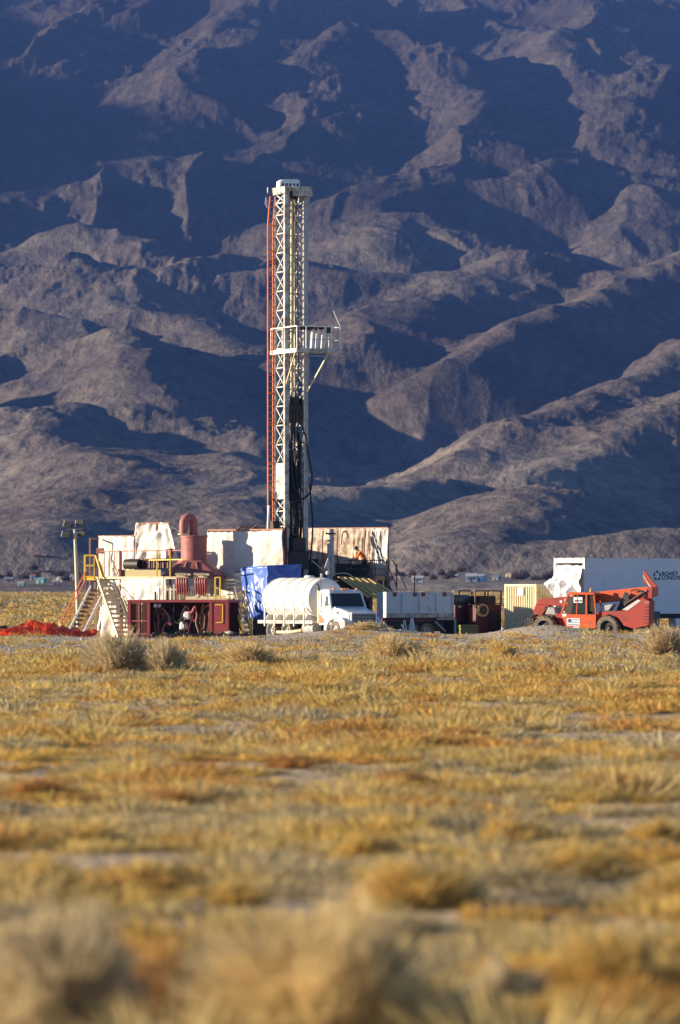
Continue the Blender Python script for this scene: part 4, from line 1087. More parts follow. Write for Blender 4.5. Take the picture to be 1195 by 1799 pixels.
# low dark mats in front
mt = thing('rig_mats', 'stack of low dark timber mats in front of the pump house', 'rig mat', (X_(345, 270.5), 270.5, GR), math.radians(4))
for lvl in range(2):
    for k in range(5):
        MB().box(-2.6 + lvl * 0.2, 3.0 - lvl * 0.3, -1.0 + k * 0.36, -0.68 + k * 0.36, 0.17 * lvl, 0.15 + 0.17 * lvl).build('mat_beam', M_dark if k else M_brown, mt, 0.01)
for k in range(9):
    MB().box(-2.3 + k * 0.6, -2.1 + k * 0.6, -1.03, 0.76, 0.325, 0.40).build('cross_timber', M_dark, mt)
o = MB().box(-0.35, 0.35, -0.09, 0.09, 0, 0.05).build('loose_board', M_plank); tag(o, 'short pale board lying on the dark rig mats', 'board'); o.location = (X_(370, 270), 270.0, GR + 0.405); o.rotation_euler = (0, 0, 0.2)
def heap(name, label, cat, px, Y, z, sx, sy, sz, m, seed):
    u = np.linspace(0, 2 * math.pi, 25)[:-1]; v = np.linspace(0, math.pi / 2, 9)
    U, V = np.meshgrid(u, v)
    rr = 1 + 0.28 * fbm(np.cos(U) * 2 + seed, np.sin(U) * 2 + V * 2, 3, seed)
    P = np.stack([sx * rr * np.cos(U) * np.cos(V * 0.98), sy * rr * np.sin(U) * np.cos(V * 0.98), sz * rr * np.sin(V)], -1).reshape(-1, 3)
    fs = []
    for i in range(8):
        for k in range(24):
            fs.append((i * 24 + k, i * 24 + (k + 1) % 24, (i + 1) * 24 + (k + 1) % 24, (i + 1) * 24 + k))
    o = np_mesh(name, P, np.array(fs), m, smooth=True)
    o.location = (X_(px, Y), Y, z)
    return tag(o, label, cat)
heap('sand_heap', 'rounded pale heap beside the yellow stair foot', 'heap', 402, 272.9, GR, 0.55, 0.45, 0.42, mat('pale_sand', (0.58, 0.52, 0.40), 0.9), 3)
heap('dirt_heap', 'dark dirt heap beyond the orange netting', 'heap', 6, 276.0, GR, 0.75, 0.6, 0.65, mat('dark_dirt', (0.06, 0.04, 0.035), 0.95, bump=0.1, bump_scale=8), 5)
heap('tarp_heap', 'crumpled white cloth heap at the foot of the orange handrails', 'cloth', 110, 276.6, GR, 0.55, 0.5, 0.62, M_tarp, 8)
heap('yellow_bag', 'small yellowish bag lying in front of the orange netting', 'bag', 96, 272.0, GR, 0.22, 0.15, 0.14, mat('straw_cloth', (0.6, 0.5, 0.2), 0.9), 9)

# ------------------------------------------------------------------ orange plastic netting
def netting():
    nu, nv = 150, 26
    U, V = np.meshgrid(np.linspace(0, 1, nu), np.linspace(0, 1, nv))
    px = -12 + 184 * U
    x = (px - 597.5) / F_PX * 273.5
    y = 272.4 + 2.6 * V + 0.5 * fbm(U * 8, V * 2, 3, 401)
    env = 0.26 + 0.42 * np.exp(-((U - 0.45) / 0.28) ** 2) + 0.12 * fbm(U * 6, V * 0, 2, 405)
    z = GR + 0.06 + np.clip(env * (0.45 + 0.9 * np.sin(V * 9 + 4 * fbm(U * 5, V, 2, 411))) + 0.16 * fbm(U * 26, V * 7, 3, 421), 0, 1)
    P = np.stack([x, y, z], -1).reshape(-1, 3)
    P += NR.normal(0, 0.012, P.shape)
    E = set()
    idx = np.arange(nu * nv).reshape(nv, nu)
    quads, vs_ = [], []
    def strand(A, B, w):
        d = B - A
        a = np.cross(d, np.array([0.2, -0.6, 0.75])); a /= np.linalg.norm(a, axis=1)[:, None] + 1e-9
        a *= w
        n = sum(len(q) for q in vs_)
        vs_.append(np.stack([A - a, A + a, B + a, B - a], 1).reshape(-1, 3))
        quads.append((np.arange(len(A))[:, None] * 4 + np.arange(4)[None]) + n)
    strand(P[idx[:, :-1].ravel()], P[idx[:, 1:].ravel()], 0.023)
    strand(P[idx[:-1, :].ravel()], P[idx[1:, :].ravel()], 0.018)
    return np.concatenate(vs_), np.concatenate(quads)
nv_, nf_ = netting()
o = np_mesh('safety_netting', nv_ - np.array([X_(80, 273), 273, GR]), nf_, mat('orange_plastic_net', (0.80, 0.085, 0.02), 0.5, var=0.25, scale=3))
o.location = (X_(80, 273), 273, GR)
tag(o, 'crumpled bright orange safety netting on the ground beside the stairs', 'netting')

# ------------------------------------------------------------------ floodlight mast
fm = thing('floodlight_mast', 'pale pole with four floodlights left of the yellow gate', 'floodlight', (X_(138, 291), 291, GR), 0)
ZFm = lambda py: Z_(py, 291) - GR
tx = (131.5 - 138) / F_PX * 291
MB().path([(0, 0, 0), (tx * 0.5, 0, ZFm(1010)), (tx, 0, ZFm(930))], [0.11, 0.10, 0.085], 12).build('pole', M_cream, fm)
MB().box(-0.35, 0.35, -0.35, 0.35, 0, 0.15).build('base_plate', M_grey, fm)
barpart('cross_arm', (tx - 0.5, 0, ZFm(930)), (tx + 0.5, 0, ZFm(929)), 0.07, M_grey, fm)
barpart('cross_arm', (tx, 0, ZFm(932)), (tx, 0, ZFm(918)), 0.07, M_grey, fm)
for px, py, ry in ((120, 922, 0.25), (141.5, 918, -0.15), (117, 939, 0.1), (144, 937, -0.2)):
    x = (px - 138) / F_PX * 291
    b = MB().hexa([(-0.25, -0.06, -0.18), (0.25, -0.06, -0.18), (0.18, 0.22, -0.12), (-0.18, 0.22, -0.12)], [(-0.25, -0.06, 0.18), (0.25, -0.06, 0.18), (0.18, 0.22, 0.12), (-0.18, 0.22, 0.12)]).build('floodlight', M_dark, fm, 0.015)
    b.location = (x, -0.12, ZFm(py)); b.rotation_euler = (math.radians(-18), ry, -0.35)
    MB().box(-0.22, 0.22, -0.075, -0.062, -0.15, 0.15).build('lens', mat('dull_lamp_glass', (0.02, 0.02, 0.024), 0.5), b)
    MB().box(-0.275, -0.25, -0.07, 0.1, -0.17, 0.17).build('lit_side', M_white, b)  # white on each lamp's sunward side stands for sunlight

# ------------------------------------------------------------------ tank truck
TY = 266.5
tk = thing('tank_truck', 'white water truck with a banded plastic tank parked before the rig', 'truck', (X_(641, TY), TY, GR), math.radians(-58))
STR = 1.2
tk.scale = (STR, 1.02, 1)
wheel_t = {}
def wheel(parent, x, y, r, w, m_t=M_tyre, m_r=M_grey, lugs=0, side=-1):
    key = (r, w, m_t.name)
    if key not in wheel_t:
        tb = MB().lathe([(r * 0.60, -w / 2), (r * 0.9, -w / 2), (r, -w * 0.36), (r, w * 0.36), (r * 0.9, w / 2), (r * 0.60, w / 2)], 'y', 32, ring=True)
        for k in range(lugs):
            t_ = math.tau * k / lugs
            for s_ in (-1, 1):
                c0, c1 = t_, t_ + 0.10
                p = lambda a, q, yy: (q * math.cos(a), yy, q * math.sin(a))
                y0, y1 = (0.02 * s_, s_ * w * 0.5)
                tb.hexa([p(c0, r * 0.985, y0), p(c0 + 0.09, r * 0.985, y0), p(c0 + 0.14, r * 0.93, y1), p(c0 + 0.05, r * 0.93, y1)],
                        [p(c0, r * 1.05, y0), p(c0 + 0.09, r * 1.05, y0), p(c0 + 0.14, r * 1.0, y1), p(c0 + 0.05, r * 1.0, y1)])
        wheel_t[key] = (tb.mesh('tyre', m_t), MB().lathe([(r * 0.05, -w * 0.30), (r * 0.20, -w * 0.36), (r * 0.24, -w * 0.20), (r * 0.52, -w * 0.16), (r * 0.58, -w * 0.44), (r * 0.615, -w * 0.44), (r * 0.615, w * 0.44), (r * 0.1, w * 0.2)], 'y', 28).mesh('rim', m_r))
    me_t, me_r = wheel_t[key]
    o = put(me_t, 'wheel', parent, (x, y, r))
    o.rotation_euler = (0, R.uniform(0, 6), math.pi if side > 0 else 0)
    put(me_r, 'rim', o)
    return o
for y in (-0.95, 0.95):
    wheel(tk, -1.02, y, 0.51, 0.28, side=-1 if y < 0 else 1)
    for x in (-5.0, -6.3):
        wheel(tk, x, y * 0.94, 0.51, 0.52, side=-1 if y < 0 else 1)
for o in [c for c in tk.children]:
    o.rotation_euler.y = 0; o.scale = (1 / STR, 1, 1)
MB().box(-7.3, -0.25, -0.42, -0.32, 0.62, 0.86).box(-7.3, -0.25, 0.32, 0.42, 0.62, 0.86).build('chassis', M_dark, tk)
hood = MB().hexa([(-1.35, -1.02, 0.98), (-0.10, -0.98, 0.72), (-0.10, 0.98, 0.72), (-1.35, 1.02, 0.98)], [(-1.35, -0.98, 1.80), (-0.16, -0.80, 1.46), (-0.16, 0.80, 1.46), (-1.35, 0.98, 1.80)])
hood.build('hood', M_truck, tk, 0.09)
for s_ in (-1, 1):
    f = MB()
    a = s_ * 0.99; b = s_ * 1.16
    prof = []
    for k in range(9):
        t_ = math.pi * k / 8
        prof.append((-1.02 + 0.60 * math.cos(t_), 0.52 + 0.60 * math.sin(t_)))
    outer = [(-0.10, 0.52), (-0.08, 0.95), (-0.35, 1.22), (-1.05, 1.30), (-1.75, 1.18), (-1.80, 0.62)]
    f.prism([(-0.42, 0.52)] + prof[1:-1] + [(-1.62, 0.52), (-1.80, 0.52)] + outer[::-1], min(a, b), max(a, b), 'xz')
    f.build('fender', M_truck, tk, 0.03, smooth=False)
    MB().box(-0.12, -0.03, s_ * 0.84 - 0.20, s_ * 0.84 + 0.20, 0.78, 0.98).build('headlight', M_lens, tk, 0.02)
    MB().box(-0.22, -0.04, s_ * 1.10 - 0.06, s_ * 1.10 + 0.062, 0.80, 0.98).build('turn_signal', M_amber, tk, 0.02)
cabo = MB()
cabo.hexa([(-2.38, -1.05, 0.80), (-1.34, -1.05, 0.80), (-1.34, 1.05, 0.80), (-2.38, 1.05, 0.80)], [(-2.38, -1.05, 1.74), (-1.34, -1.05, 1.74), (-1.34, 1.05, 1.74), (-2.38, 1.05, 1.74)])
cab_lo = cabo.build('cab', M_truck, tk, 0.05)
# pillars, roof
for s_ in (-1, 1):
    MB().hexa([(-1.46, s_ * 1.04 - 0.05, 1.72), (-1.32, s_ * 1.04 - 0.05, 1.72), (-1.32, s_ * 1.04 + 0.05, 1.72), (-1.46, s_ * 1.04 + 0.05, 1.72)], [(-1.68, s_ * 0.96 - 0.05, 2.50), (-1.58, s_ * 0.96 - 0.05, 2.50), (-1.58, s_ * 0.96 + 0.05, 2.50), (-1.68, s_ * 0.96 + 0.05, 2.50)]).build('pillar', M_truck, cab_lo)
    MB().hexa([(-2.38, s_ * 1.03 - 0.05, 1.72), (-2.20, s_ * 1.03 - 0.05, 1.72), (-2.20, s_ * 1.03 + 0.05, 1.72), (-2.38, s_ * 1.03 + 0.05, 1.72)], [(-2.36, s_ * 0.96 - 0.05, 2.50), (-2.22, s_ * 0.96 - 0.05, 2.50), (-2.22, s_ * 0.96 + 0.05, 2.50), (-2.36, s_ * 0.96 + 0.05, 2.50)]).build('pillar', M_truck, cab_lo)
    MB().hexa([(-2.20, s_ * 1.02 - 0.008, 1.74), (-1.46, s_ * 1.02 - 0.008, 1.74), (-1.46, s_ * 1.02 + 0.008, 1.74), (-2.20, s_ * 1.02 + 0.008, 1.74)], [(-2.22, s_ * 0.95 - 0.008, 2.48), (-1.68, s_ * 0.95 - 0.008, 2.48), (-1.68, s_ * 0.95 + 0.008, 2.48), (-2.22, s_ * 0.95 + 0.008, 2.48)]).build('side_window', mat('hazy_glass', (0.42, 0.44, 0.44), 0.15), cab_lo)
    dr = MB().box(-2.30, -1.42, s_ * 1.055 - 0.01, s_ * 1.055 + 0.01, 0.86, 1.70).build('door', M_truck, cab_lo)
    MB().box(-2.22, -2.05, s_ * 1.075 - 0.012, s_ * 1.075 + 0.012, 1.50, 1.56).build('handle', M_dark, cab_lo)
    # mirrors
    barpart('mirror_arm', (-1.40, s_ * 1.02, 1.85), (-1.30, s_ * 1.32, 1.9), 0.03, M_dark, cab_lo)
    MB().box(-1.36, -1.28, s_ * 1.34 - 0.10, s_ * 1.34 + 0.10, 1.80, 2.30).build('mirror', M_dark if s_ > 0 else M_chrome, cab_lo, 0.02)
MB().prism([(-2.30, 0.90), (-1.78, 0.90), (-1.95, 1.15), (-2.30, 1.42)], -1.075, -1.068, 'xz').build('door_emblem', mat('faded_orange_print', (0.80, 0.13, 0.05), 0.5, var=0.4, scale=14), cab_lo)
for k in range(3):
    MB().prism([(-0.98 + k * 0.09, 1.40), (-0.94 + k * 0.09, 1.40), (-0.97 + k * 0.09, 1.50), (-1.01 + k * 0.09, 1.50)], -1.025, -1.0, 'xz').build('hood_badge', M_navy, tk)
MB().hexa([(-1.36, -0.98, 1.76), (-1.33, -0.98, 1.76), (-1.33, 0.98, 1.76), (-1.36, 0.98, 1.76)], [(-1.64, -0.91, 2.48), (-1.61, -0.91, 2.48), (-1.61, 0.91, 2.48), (-1.64, 0.91, 2.48)]).build('windshield', M_glass, cab_lo)
MB().box(-2.38, -2.33, -1.0, 1.0, 1.70, 2.5).build('cab_back', M_truck, cab_lo)
MB().box(-2.28, -1.75, -0.8, -0.3, 1.0, 2.2).box(-2.28, -1.75, 0.3, 0.8, 1.0, 2.2).build('seat', mat('dull_green_cloth', (0.06, 0.13, 0.08), 0.9), cab_lo, 0.05)
rf = MB().hexa([(-2.42, -1.04, 2.47), (-1.50, -1.04, 2.47), (-1.50, 1.04, 2.47), (-2.42, 1.04, 2.47)], [(-2.38, -0.92, 2.68), (-1.72, -0.92, 2.68), (-1.72, 0.92, 2.68), (-2.38, 0.92, 2.68)]).build('roof', M_truck, cab_lo, 0.06)
for y in (-0.7, -0.18, 0.0, 0.18, 0.7):
    MB().box(-1.66, -1.54, y - 0.06, y + 0.06, 2.66, 2.74).build('marker_lamp', M_amber, rf, 0.02)
gr = MB().box(-0.13, -0.06, -0.72, 0.72, 0.74, 1.42).build('grille', M_dark, tk)
for k in range(8):
    MB().box(-0.07, -0.045, -0.72, 0.72, 0.79 + k * 0.078, 0.82 + k * 0.078).build('grille_slat', M_grey, gr)
for p, q in (((-0.74, 0.72), (-0.74, 1.44)), ((0.74, 0.72), (0.74, 1.44)), ((-0.76, 1.44), (0.76, 1.44))):
    barpart('grille_surround', (-0.09, *p), (-0.09, *q), 0.07, M_truck, gr)
barpart('aerial', (-2.2, -1.0, 2.6), (-2.25, -1.05, 3.5), 0.02, M_dark, cab_lo)
for y in (-0.55, 0.25):
    barpart('wiper', (-1.34, y, 1.80), (-1.42, y + 0.45, 1.98), 0.02, M_dark, cab_lo)
for x in (-2.95, -3.15):
    MB().box(x, x + 0.08, -1.1, 1.1, 0.5, 0.86).build('mud_guard', M_dark, tk)
MB().path(spl([(-2.6, 0.6, 1.1), (-2.75, 0.7, 1.9), (-2.95, 0.5, 2.5), (-3.05, 0.2, 2.6)]), 0.05, 8).build('hose', M_rubber, tk)
bp_ = MB().box(-0.12, 0.08, -1.14, 1.14, 0.36, 0.68).build('bumper', M_truck, tk, 0.05)
MB().box(0.06, 0.09, -0.72, 0.72, 0.47, 0.60).build('bumper_slot', M_dark, bp_)
MB().box(-1.9, -1.3, -1.15, -0.95, 0.38, 0.46).build('step', M_chrome, tk)
MB().tube((-2.55, -0.92, 0.9), (-2.55, -0.92, 2.62), 0.075, 12).build('exhaust_stack', M_cream, tk)
MB().path(spl([(-2.55, -0.92, 2.62), (-2.57, -0.92, 2.82), (-2.72, -0.92, 2.95)]), 0.06, 10).build('exhaust_tip', M_dark, tk)
MB().tube((-2.8, -0.85, 0.62), (-3.7, -0.85, 0.62), 0.28, 16).build('fuel_tank', M_grey, tk)
MB().box(-7.4, -2.75, -1.12, 1.12, 0.88, 1.00).build('bed', M_cream, tk)
MB().box(-7.4, -2.75, -1.16, -1.125, 0.86, 1.04).build('bed_rail', M_grey, tk)
tr_ = 1.14; tzc = 2.16
tank = MB().lathe([(0.05, -7.55), (0.35, -7.50), (0.75, -7.38), (1.02, -7.22), (tr_, -6.98), (tr_, -3.40), (1.08, -3.20), (0.85, -3.10), (0.4, -3.04), (0.05, -3.02)], 'x', 48, (0, 0, tzc)).build('tank', M_poly, tk)
MB().lathe([(0.25, 0), (0.25, 0.1), (0.20, 0.14)], 'z', 20, (-4.6, 0, tzc + tr_ - 0.02)).build('fill_lid', M_poly, tank)
MB().lathe([(0.08, 0), (0.08, 0.22), (0.02, 0.25)], 'z', 12, (-3.7, 0.1, tzc + tr_ - 0.02)).build('vent', M_grey, tank)
for k in range(5):
    x = -6.9 + k * 0.83
    MB().lathe([(tr_ + 0.003, x - 0.025), (tr_ + 0.012, x - 0.025), (tr_ + 0.012, x + 0.025), (tr_ + 0.003, x + 0.025)], 'x', 48, (0, 0, tzc), ring=True).build('strap', M_strap, tank)
    for s_ in (-1, 1):
        sd = MB().prism([(s_ * 1.16, 1.0), (s_ * 0.28, 1.0), (s_ * 0.30, 1.06)] + [(s_ * (tr_ + 0.005) * math.sin(a), tzc - (tr_ + 0.005) * math.cos(a)) for a in np.linspace(0.3, 0.78, 7)] + [(s_ * 1.0, 1.32)], x + 0.10, x + 0.16, 'yz')
        sd.build('saddle', M_poly, tank, smooth=False)
        barpart('saddle_post', (x + 0.13, s_ * 1.17, 0.72), (x + 0.13, s_ * 1.17, 1.76), 0.06, M_white, tank)
lp = MB().box(-5.2, -4.9, -1.149, -1.140, tzc + 0.03, tzc + 0.10).build('tank_marking', mat('faint_print', (0.55, 0.55, 0.55), 0.6), tank)
MB().path(spl([(-4.0, -0.9, 0.5), (-4.6, -1.15, 0.42), (-5.6, -1.1, 0.40), (-6.2, -0.9, 0.42)]), 0.09, 10).build('hose', M_cream, tk)

# ------------------------------------------------------------------ bin on a trailer frame
BA = math.radians(24)
bn = thing('bin_trailer', 'pale grey ribbed steel bin carried on a dark trailer frame', 'trailer', (X_(678, 276), 276, GR), BA)
ZB = lambda py: Z_(py, 276) - GR
zb0, zb1, bwid, bdep = ZB(1085), ZB(1040), 4.05, 1.1
bb = MB().box(0, bwid, 0, 0.05, zb0, zb1).box(0, 0.05, 0.05, bdep, zb0, zb1).box(bwid - 0.05, bwid, 0.05, bdep, zb0, zb1).box(0.05, bwid - 0.05, bdep - 0.05, bdep, zb0, zb1).box(0.05, bwid - 0.05, 0.05, bdep - 0.05, zb0, zb0 + 0.05).build('bin', M_bin, bn)
for x in (0.0, 0.98, 2.0, 3.02, 4.0):
    MB().box(x - 0.03 if x else 0.0, x + 0.05, -0.06, -0.001, zb0 + 0.25, zb1).build('rib', M_bin, bb, 0.01)
MB().box(0, bwid, -0.07, -0.002, zb0, zb0 + 0.22).build('sill', mat('stained_bin_sill', (0.50, 0.50, 0.44), 0.6, dirt=(0.20, 0.10, 0.06), dirt_amt=0.6, dirt_scale=4), bb)
for x in (0.42, 1.62, 2.12, 3.4):
    MB().box(x, x + 0.22, -0.03, -0.003, zb1 - 0.24, zb1 - 0.02).build('rust_patch', mat('rust_patch', (0.22, 0.07, 0.05), 0.8), bb)
MB().box(-0.15, bwid + 0.1, 0.1, 0.28, zb0 - 0.22, zb0 - 0.005).box(-0.15, bwid + 0.1, bdep - 0.28, bdep - 0.1, zb0 - 0.22, zb0 - 0.005).build('frame', M_maroon, bn)
MB().box(0.3, 3.6, 0.3, 0.8, 0.4, zb0 - 0.22).build('axle_box', M_dark, bn)
for x in (1.6, 2.5):
    for y in (0.15, bdep - 0.15):
        wheel(bn, x, y, 0.42, 0.26)
MB().bar((4.12, -0.05, 0), (4.12, -0.05, zb0 - 0.03), 0.10).bar((3.0, -0.05, zb0 - 0.08), (4.17, -0.05, zb0 - 0.08), 0.10).build('stand', mat('teal_grey_paint', (0.25, 0.36, 0.36), 0.6), bn)
for a, b in (((-0.15, 0.95), (0.5, 0.08)), ((2.9, 0.95), (3.5, 0.40)), ((0.9, 0.8), (1.3, 0.1))):
    barpart('strut', (a[0], -0.08, a[1]), (b[0], -0.15, b[1]), 0.07, M_grey, bn)
for k, px in enumerate((711, 724)):
    af = thing('a_frame_stand', ('narrow white A-frame stand with a dark knob under the bin', 'white A-frame stand with spread legs under the bin')[k], 'stand', (X_(px, 271), 271, GR), 0.3 * k)
    zt_ = Z_(1090 if k == 0 else 1087, 271) - GR
    for s_ in (-1, 1):
        for y in (-0.15, 0.15):
            MB().bar((s_ * (0.13 + 0.03 * k), y * 1.6, 0), (s_ * 0.03, y * 0.2, zt_), 0.055).build('leg', M_white, af)
    MB().box(-0.10, 0.10, -0.05, 0.05, zt_ * 0.45, zt_ * 0.5).build('cross_piece', M_white, af)
    if k == 0:
        MB().lathe([(0.02, zt_ - 0.02), (0.06, zt_ + 0.02), (0.06, zt_ + 0.08), (0.02, zt_ + 0.12)], 'z', 10).build('knob', M_dark, af)
    else:
        MB().box(-0.06, 0.06, -0.06, 0.06, zt_ - 0.03, zt_ + 0.03).build('cap', M_white, af)

# ------------------------------------------------------------------ dark engine skids
CA = math.radians(33)
cs = thing('compressor_skid', 'dark maroon compressor with a long tank on top beside the grey bin', 'compressor', (X_(800, 280), 280, GR), CA)
ZC = lambda py: Z_(py, 280) - GR
MB().box(0, 1.25, 0, 1.6, 0.9, ZC(1062)).build('housing', M_maroon, cs, 0.03)
MB().box(0.05, 1.2, 0.05, 1.55, 0.0, 0.9).build('base', M_dark, cs)
MB().lathe([(0.05, -0.25), (0.2, -0.22), (0.27, -0.12), (0.27, 0.95), (0.2, 1.05), (0.05, 1.08)], 'x', 20, (0.15, 0.4, ZC(1062) + 0.26)).build('air_tank', mat('dusky_grey_paint', (0.11, 0.10, 0.10), 0.5), cs)
for x in (0.2, 0.9):
    MB().box(x, x + 0.12, 0.2, 0.6, ZC(1062), ZC(1062) + 0.05).build('saddle', M_dark, cs)
    MB().tube((x, 0.0, ZC(1066)), (x + 0.15, -0.05, ZC(1066)), 0.06, 8).build('gauge', M_cream, cs)
gs = thing('generator_skid', 'dark generator with an open red cage on top beside the cream container', 'generator', (X_(836, 279.5), 279.5, GR), CA)
MB().box(0.05, 1.75, 0.05, 1.7, 0.0, ZC(1062)).build('housing', M_maroon, gs, 0.03)
MB().box(0.0, 0.75, -0.02, 0.04, 0.1, 1.2).build('door', M_maroon, gs)
for x in (0.0, 0.85, 1.72):
    for y in (0.05, 1.6):
        barpart('cage_post', (x, y, ZC(1062)), (x, y, ZC(1038)), 0.06, M_maroon, gs)
for z in (1038, 1060):
    for y in (0.05, 1.6):
        barpart('cage_rail', (0, y, ZC(z)), (1.72, y, ZC(z)), 0.06, M_maroon, gs)
for x in (0.0, 1.72):
    barpart('cage_rail', (x, 0.05, ZC(1038)), (x, 1.6, ZC(1038)), 0.06, M_maroon, gs)
MB().box(0.45, 1.55, 0.3, 1.3, ZC(1062), ZC(1047)).build('engine_cover', M_dark, gs, 0.05)
MB().lathe([(0.26, -0.08), (0.34, -0.1), (0.36, 0.0), (0.34, 0.1), (0.26, 0.08)], 'y', 24, (0.36, -0.14, ZC(1072)), ring=True).build('fan_ring', mat('tan_fan_ring', (0.5, 0.36, 0.18), 0.6), gs)
MB().lathe([(0.03, -0.06), (0.24, -0.06), (0.24, 0.06), (0.03, 0.06)], 'y', 24, (0.40, -0.16, ZC(1072))).build('fan_hub', M_dark, gs)
for k in range(9):
    MB().box(0.85, 1.65, 0.02, 0.05, 0.3 + k * 0.14, 0.38 + k * 0.14).build('louvre', M_dark, gs)
ts = thing('timber_stack', 'low stack of olive stained timbers between the bin and the generator', 'timber', (X_(809, 275.5), 275.5, GR), math.radians(10))
for lv in range(5):
    for k in range(3):
        MB().box(0.0 + R.uniform(0, 0.05), 0.95 + R.uniform(0, 0.06), 0.26 * k, 0.26 * k + 0.23, 0.155 * lv, 0.155 * lv + 0.14).build('timber', mat('olive_timber', (0.20, 0.19, 0.06), 0.85, var=0.3), ts)
st = MB().tube((0, 0, 0), (0.02, 0, 0.62), 0.045, 8).build('stake', M_white); tag(st, 'short white stake at the foot of the dark generator', 'stake'); st.location = (X_(882, 276), 276, GR)
st = MB().tube((0, 0, 0), (0.02, 0, 0.75), 0.03, 8).build('stake', M_dark); tag(st, 'thin dark stake on the bare pad beyond the orange netting', 'stake'); st.location = (X_(41, 283), 283, GR)

# ------------------------------------------------------------------ container
KA = math.radians(43)
kc = thing('shipping_container', 'cream corrugated shipping container with one sunlit ribbed end', 'container', (X_(942, 277.4), 277.4, GR), KA)
KL, KW, KH = 6.06, 2.44, Z_(1026, 277.4) - GR
def corrugated(n, x0, x1, depth, z0, z1):
    pts = []
    p = (x1 - x0) / n
    for k in range(n):
        a = x0 + k * p
        pts += [(a, 0), (a + p * 0.3, 0), (a + p * 0.5, depth), (a + p * 0.8, depth)]
    pts.append((x1, 0))
    return pts
def corr_panel(name, n, L, depth, z0, z1, m, parent):
    pts = corrugated(n, 0, L, depth, z0, z1)
    mb = MB()
    k = len(pts)
    mb.add([(a, b, z0) for a, b in pts] + [(a, b, z1) for a, b in pts], [(i, i + 1, i + 1 + k, i + k) for i in range(k - 1)])
    o = mb.build(name, m, parent, smooth=False)
    o.modifiers.new('thickness', 'SOLIDIFY').thickness = 0.004
    return o
e = corr_panel('end_wall', 13, KW - 0.2, 0.06, 0.16, KH - 0.12, M_cont, kc); e.rotation_euler = (0, 0, math.radians(-90)); e.location = (0.02, KW - 0.1, 0)
s1 = corr_panel('side_wall', 26, KL - 0.2, 0.05, 0.16, KH - 0.12, M_cont, kc); s1.location = (0.1, 0.02, 0)
MB().box(0.06, KL - 0.02, KW - 0.06, KW - 0.02, 0.16, KH - 0.1).build('side_wall', M_cont, kc)
MB().box(KL - 0.06, KL - 0.02, 0.1, KW - 0.1, 0.16, KH - 0.1).build('end_wall', M_cont, kc)
MB().box(0.02, KL - 0.02, 0.02, KW - 0.02, KH - 0.06, KH - 0.03).build('roof', M_cont, kc)
MB().box(0.02, KL - 0.02, 0.08, KW - 0.08, 0.08, 0.14).build('floor', M_brown, kc)
for x in (0, KL - 0.12):
    for y in (0, KW - 0.12):
        MB().box(x, x + 0.12, y, y + 0.12, 0, KH).build('corner_post', M_cont, kc)
for y in (0.01, KW - 0.11):
    MB().box(0.12, KL - 0.12, y, y + 0.1, KH - 0.12, KH - 0.01).build('top_rail', M_cont, kc)
    MB().box(0.12, KL - 0.12, y, y + 0.1, 0.02, 0.16).build('bottom_rail', M_cont, kc)
for x in (0.01, KL - 0.11):
    MB().box(x, x + 0.1, 0.12, KW - 0.12, KH - 0.12, KH - 0.01).build('top_rail', M_cont, kc)
    MB().box(x, x + 0.1, 0.12, KW - 0.12, 0.02, 0.16).build('bottom_rail', M_cont, kc)
sg = MB().box(-0.045, -0.03, 0.95, 1.4, KH - 0.62, KH - 0.2).build('notice', M_decal, kc)
ab = MB().path(spl([(0.0, -0.04, KH - 0.35), (0.9, -0.10, KH - 0.75), (1.8, -0.16, KH - 0.92), (2.9, -0.2, KH - 0.85)]), 0.03, 6).build('cable', mat('yellow_cable', (0.75, 0.58, 0.08), 0.6))
ab.location = kc.location; ab.rotation_euler = kc.rotation_euler
tag(ab, 'yellow cable slung along the container side towards the white trailer', 'cable')

# ------------------------------------------------------------------ van trailer with lettering
VA = math.radians(38)
vt = thing('van_trailer', 'long white van trailer with dark company lettering on its side', 'trailer', (X_(1027, 275.0), 275.0, GR), VA)
ZT = lambda py: Z_(py, 275.0) - GR
vz0, vz1, VL, VW = ZT(1078), ZT(981), 12.2, 2.55
bd = MB().box(0.16, VL, 0, 0.05, vz0, vz1).box(0.16, VL, VW - 0.05, VW, vz0, vz1).box(0.16, VL, 0.05, VW - 0.05, vz1 - 0.05, vz1).box(0.16, VL, 0.05, VW - 0.05, vz0, vz0 + 0.08).box(VL - 0.05, VL, 0.05, VW - 0.05, vz0 + 0.08, vz1 - 0.05).build('van_body', M_trailer, vt)
for k in range(1, 10):
    MB().box(0.16 + k * 1.22, 0.185 + k * 1.22, -0.008, -0.001, vz0 + 0.16, vz1 - 0.1).build('panel_seam', M_trailer, bd)
MB().box(0.1, VL, -0.03, 0.0, vz0 - 0.02, vz0 + 0.14).build('lower_rail', M_trailer, bd)
MB().box(0.1, VL, -0.03, 0.0, vz1 - 0.09, vz1 + 0.02).build('upper_rail', M_trailer, bd)
MB().box(0.0, 0.16, 0, VW, vz1 - 0.24, vz1 + 0.03).build('door_header', mat('header_paint', (0.78, 0.73, 0.62), 0.5, dirt=(0.45, 0.25, 0.15), dirt_amt=0.3), vt)
for y in (0.0, VW - 0.14):
    MB().box(0.0, 0.155, y, y + 0.14, vz0, vz1 - 0.24).build('door_frame', M_white, vt)
MB().box(0.0, 0.155, 0.14, VW - 0.14, vz0, vz0 + 0.12).build('door_sill', M_grey, vt)
for y in (0.2, 0.9, 1.6, 2.3):
    MB().box(-0.03, -0.001, y, y + 0.09, vz1 - 0.03, vz1 + 0.02).build('marker_lamp', M_maroon, vt)
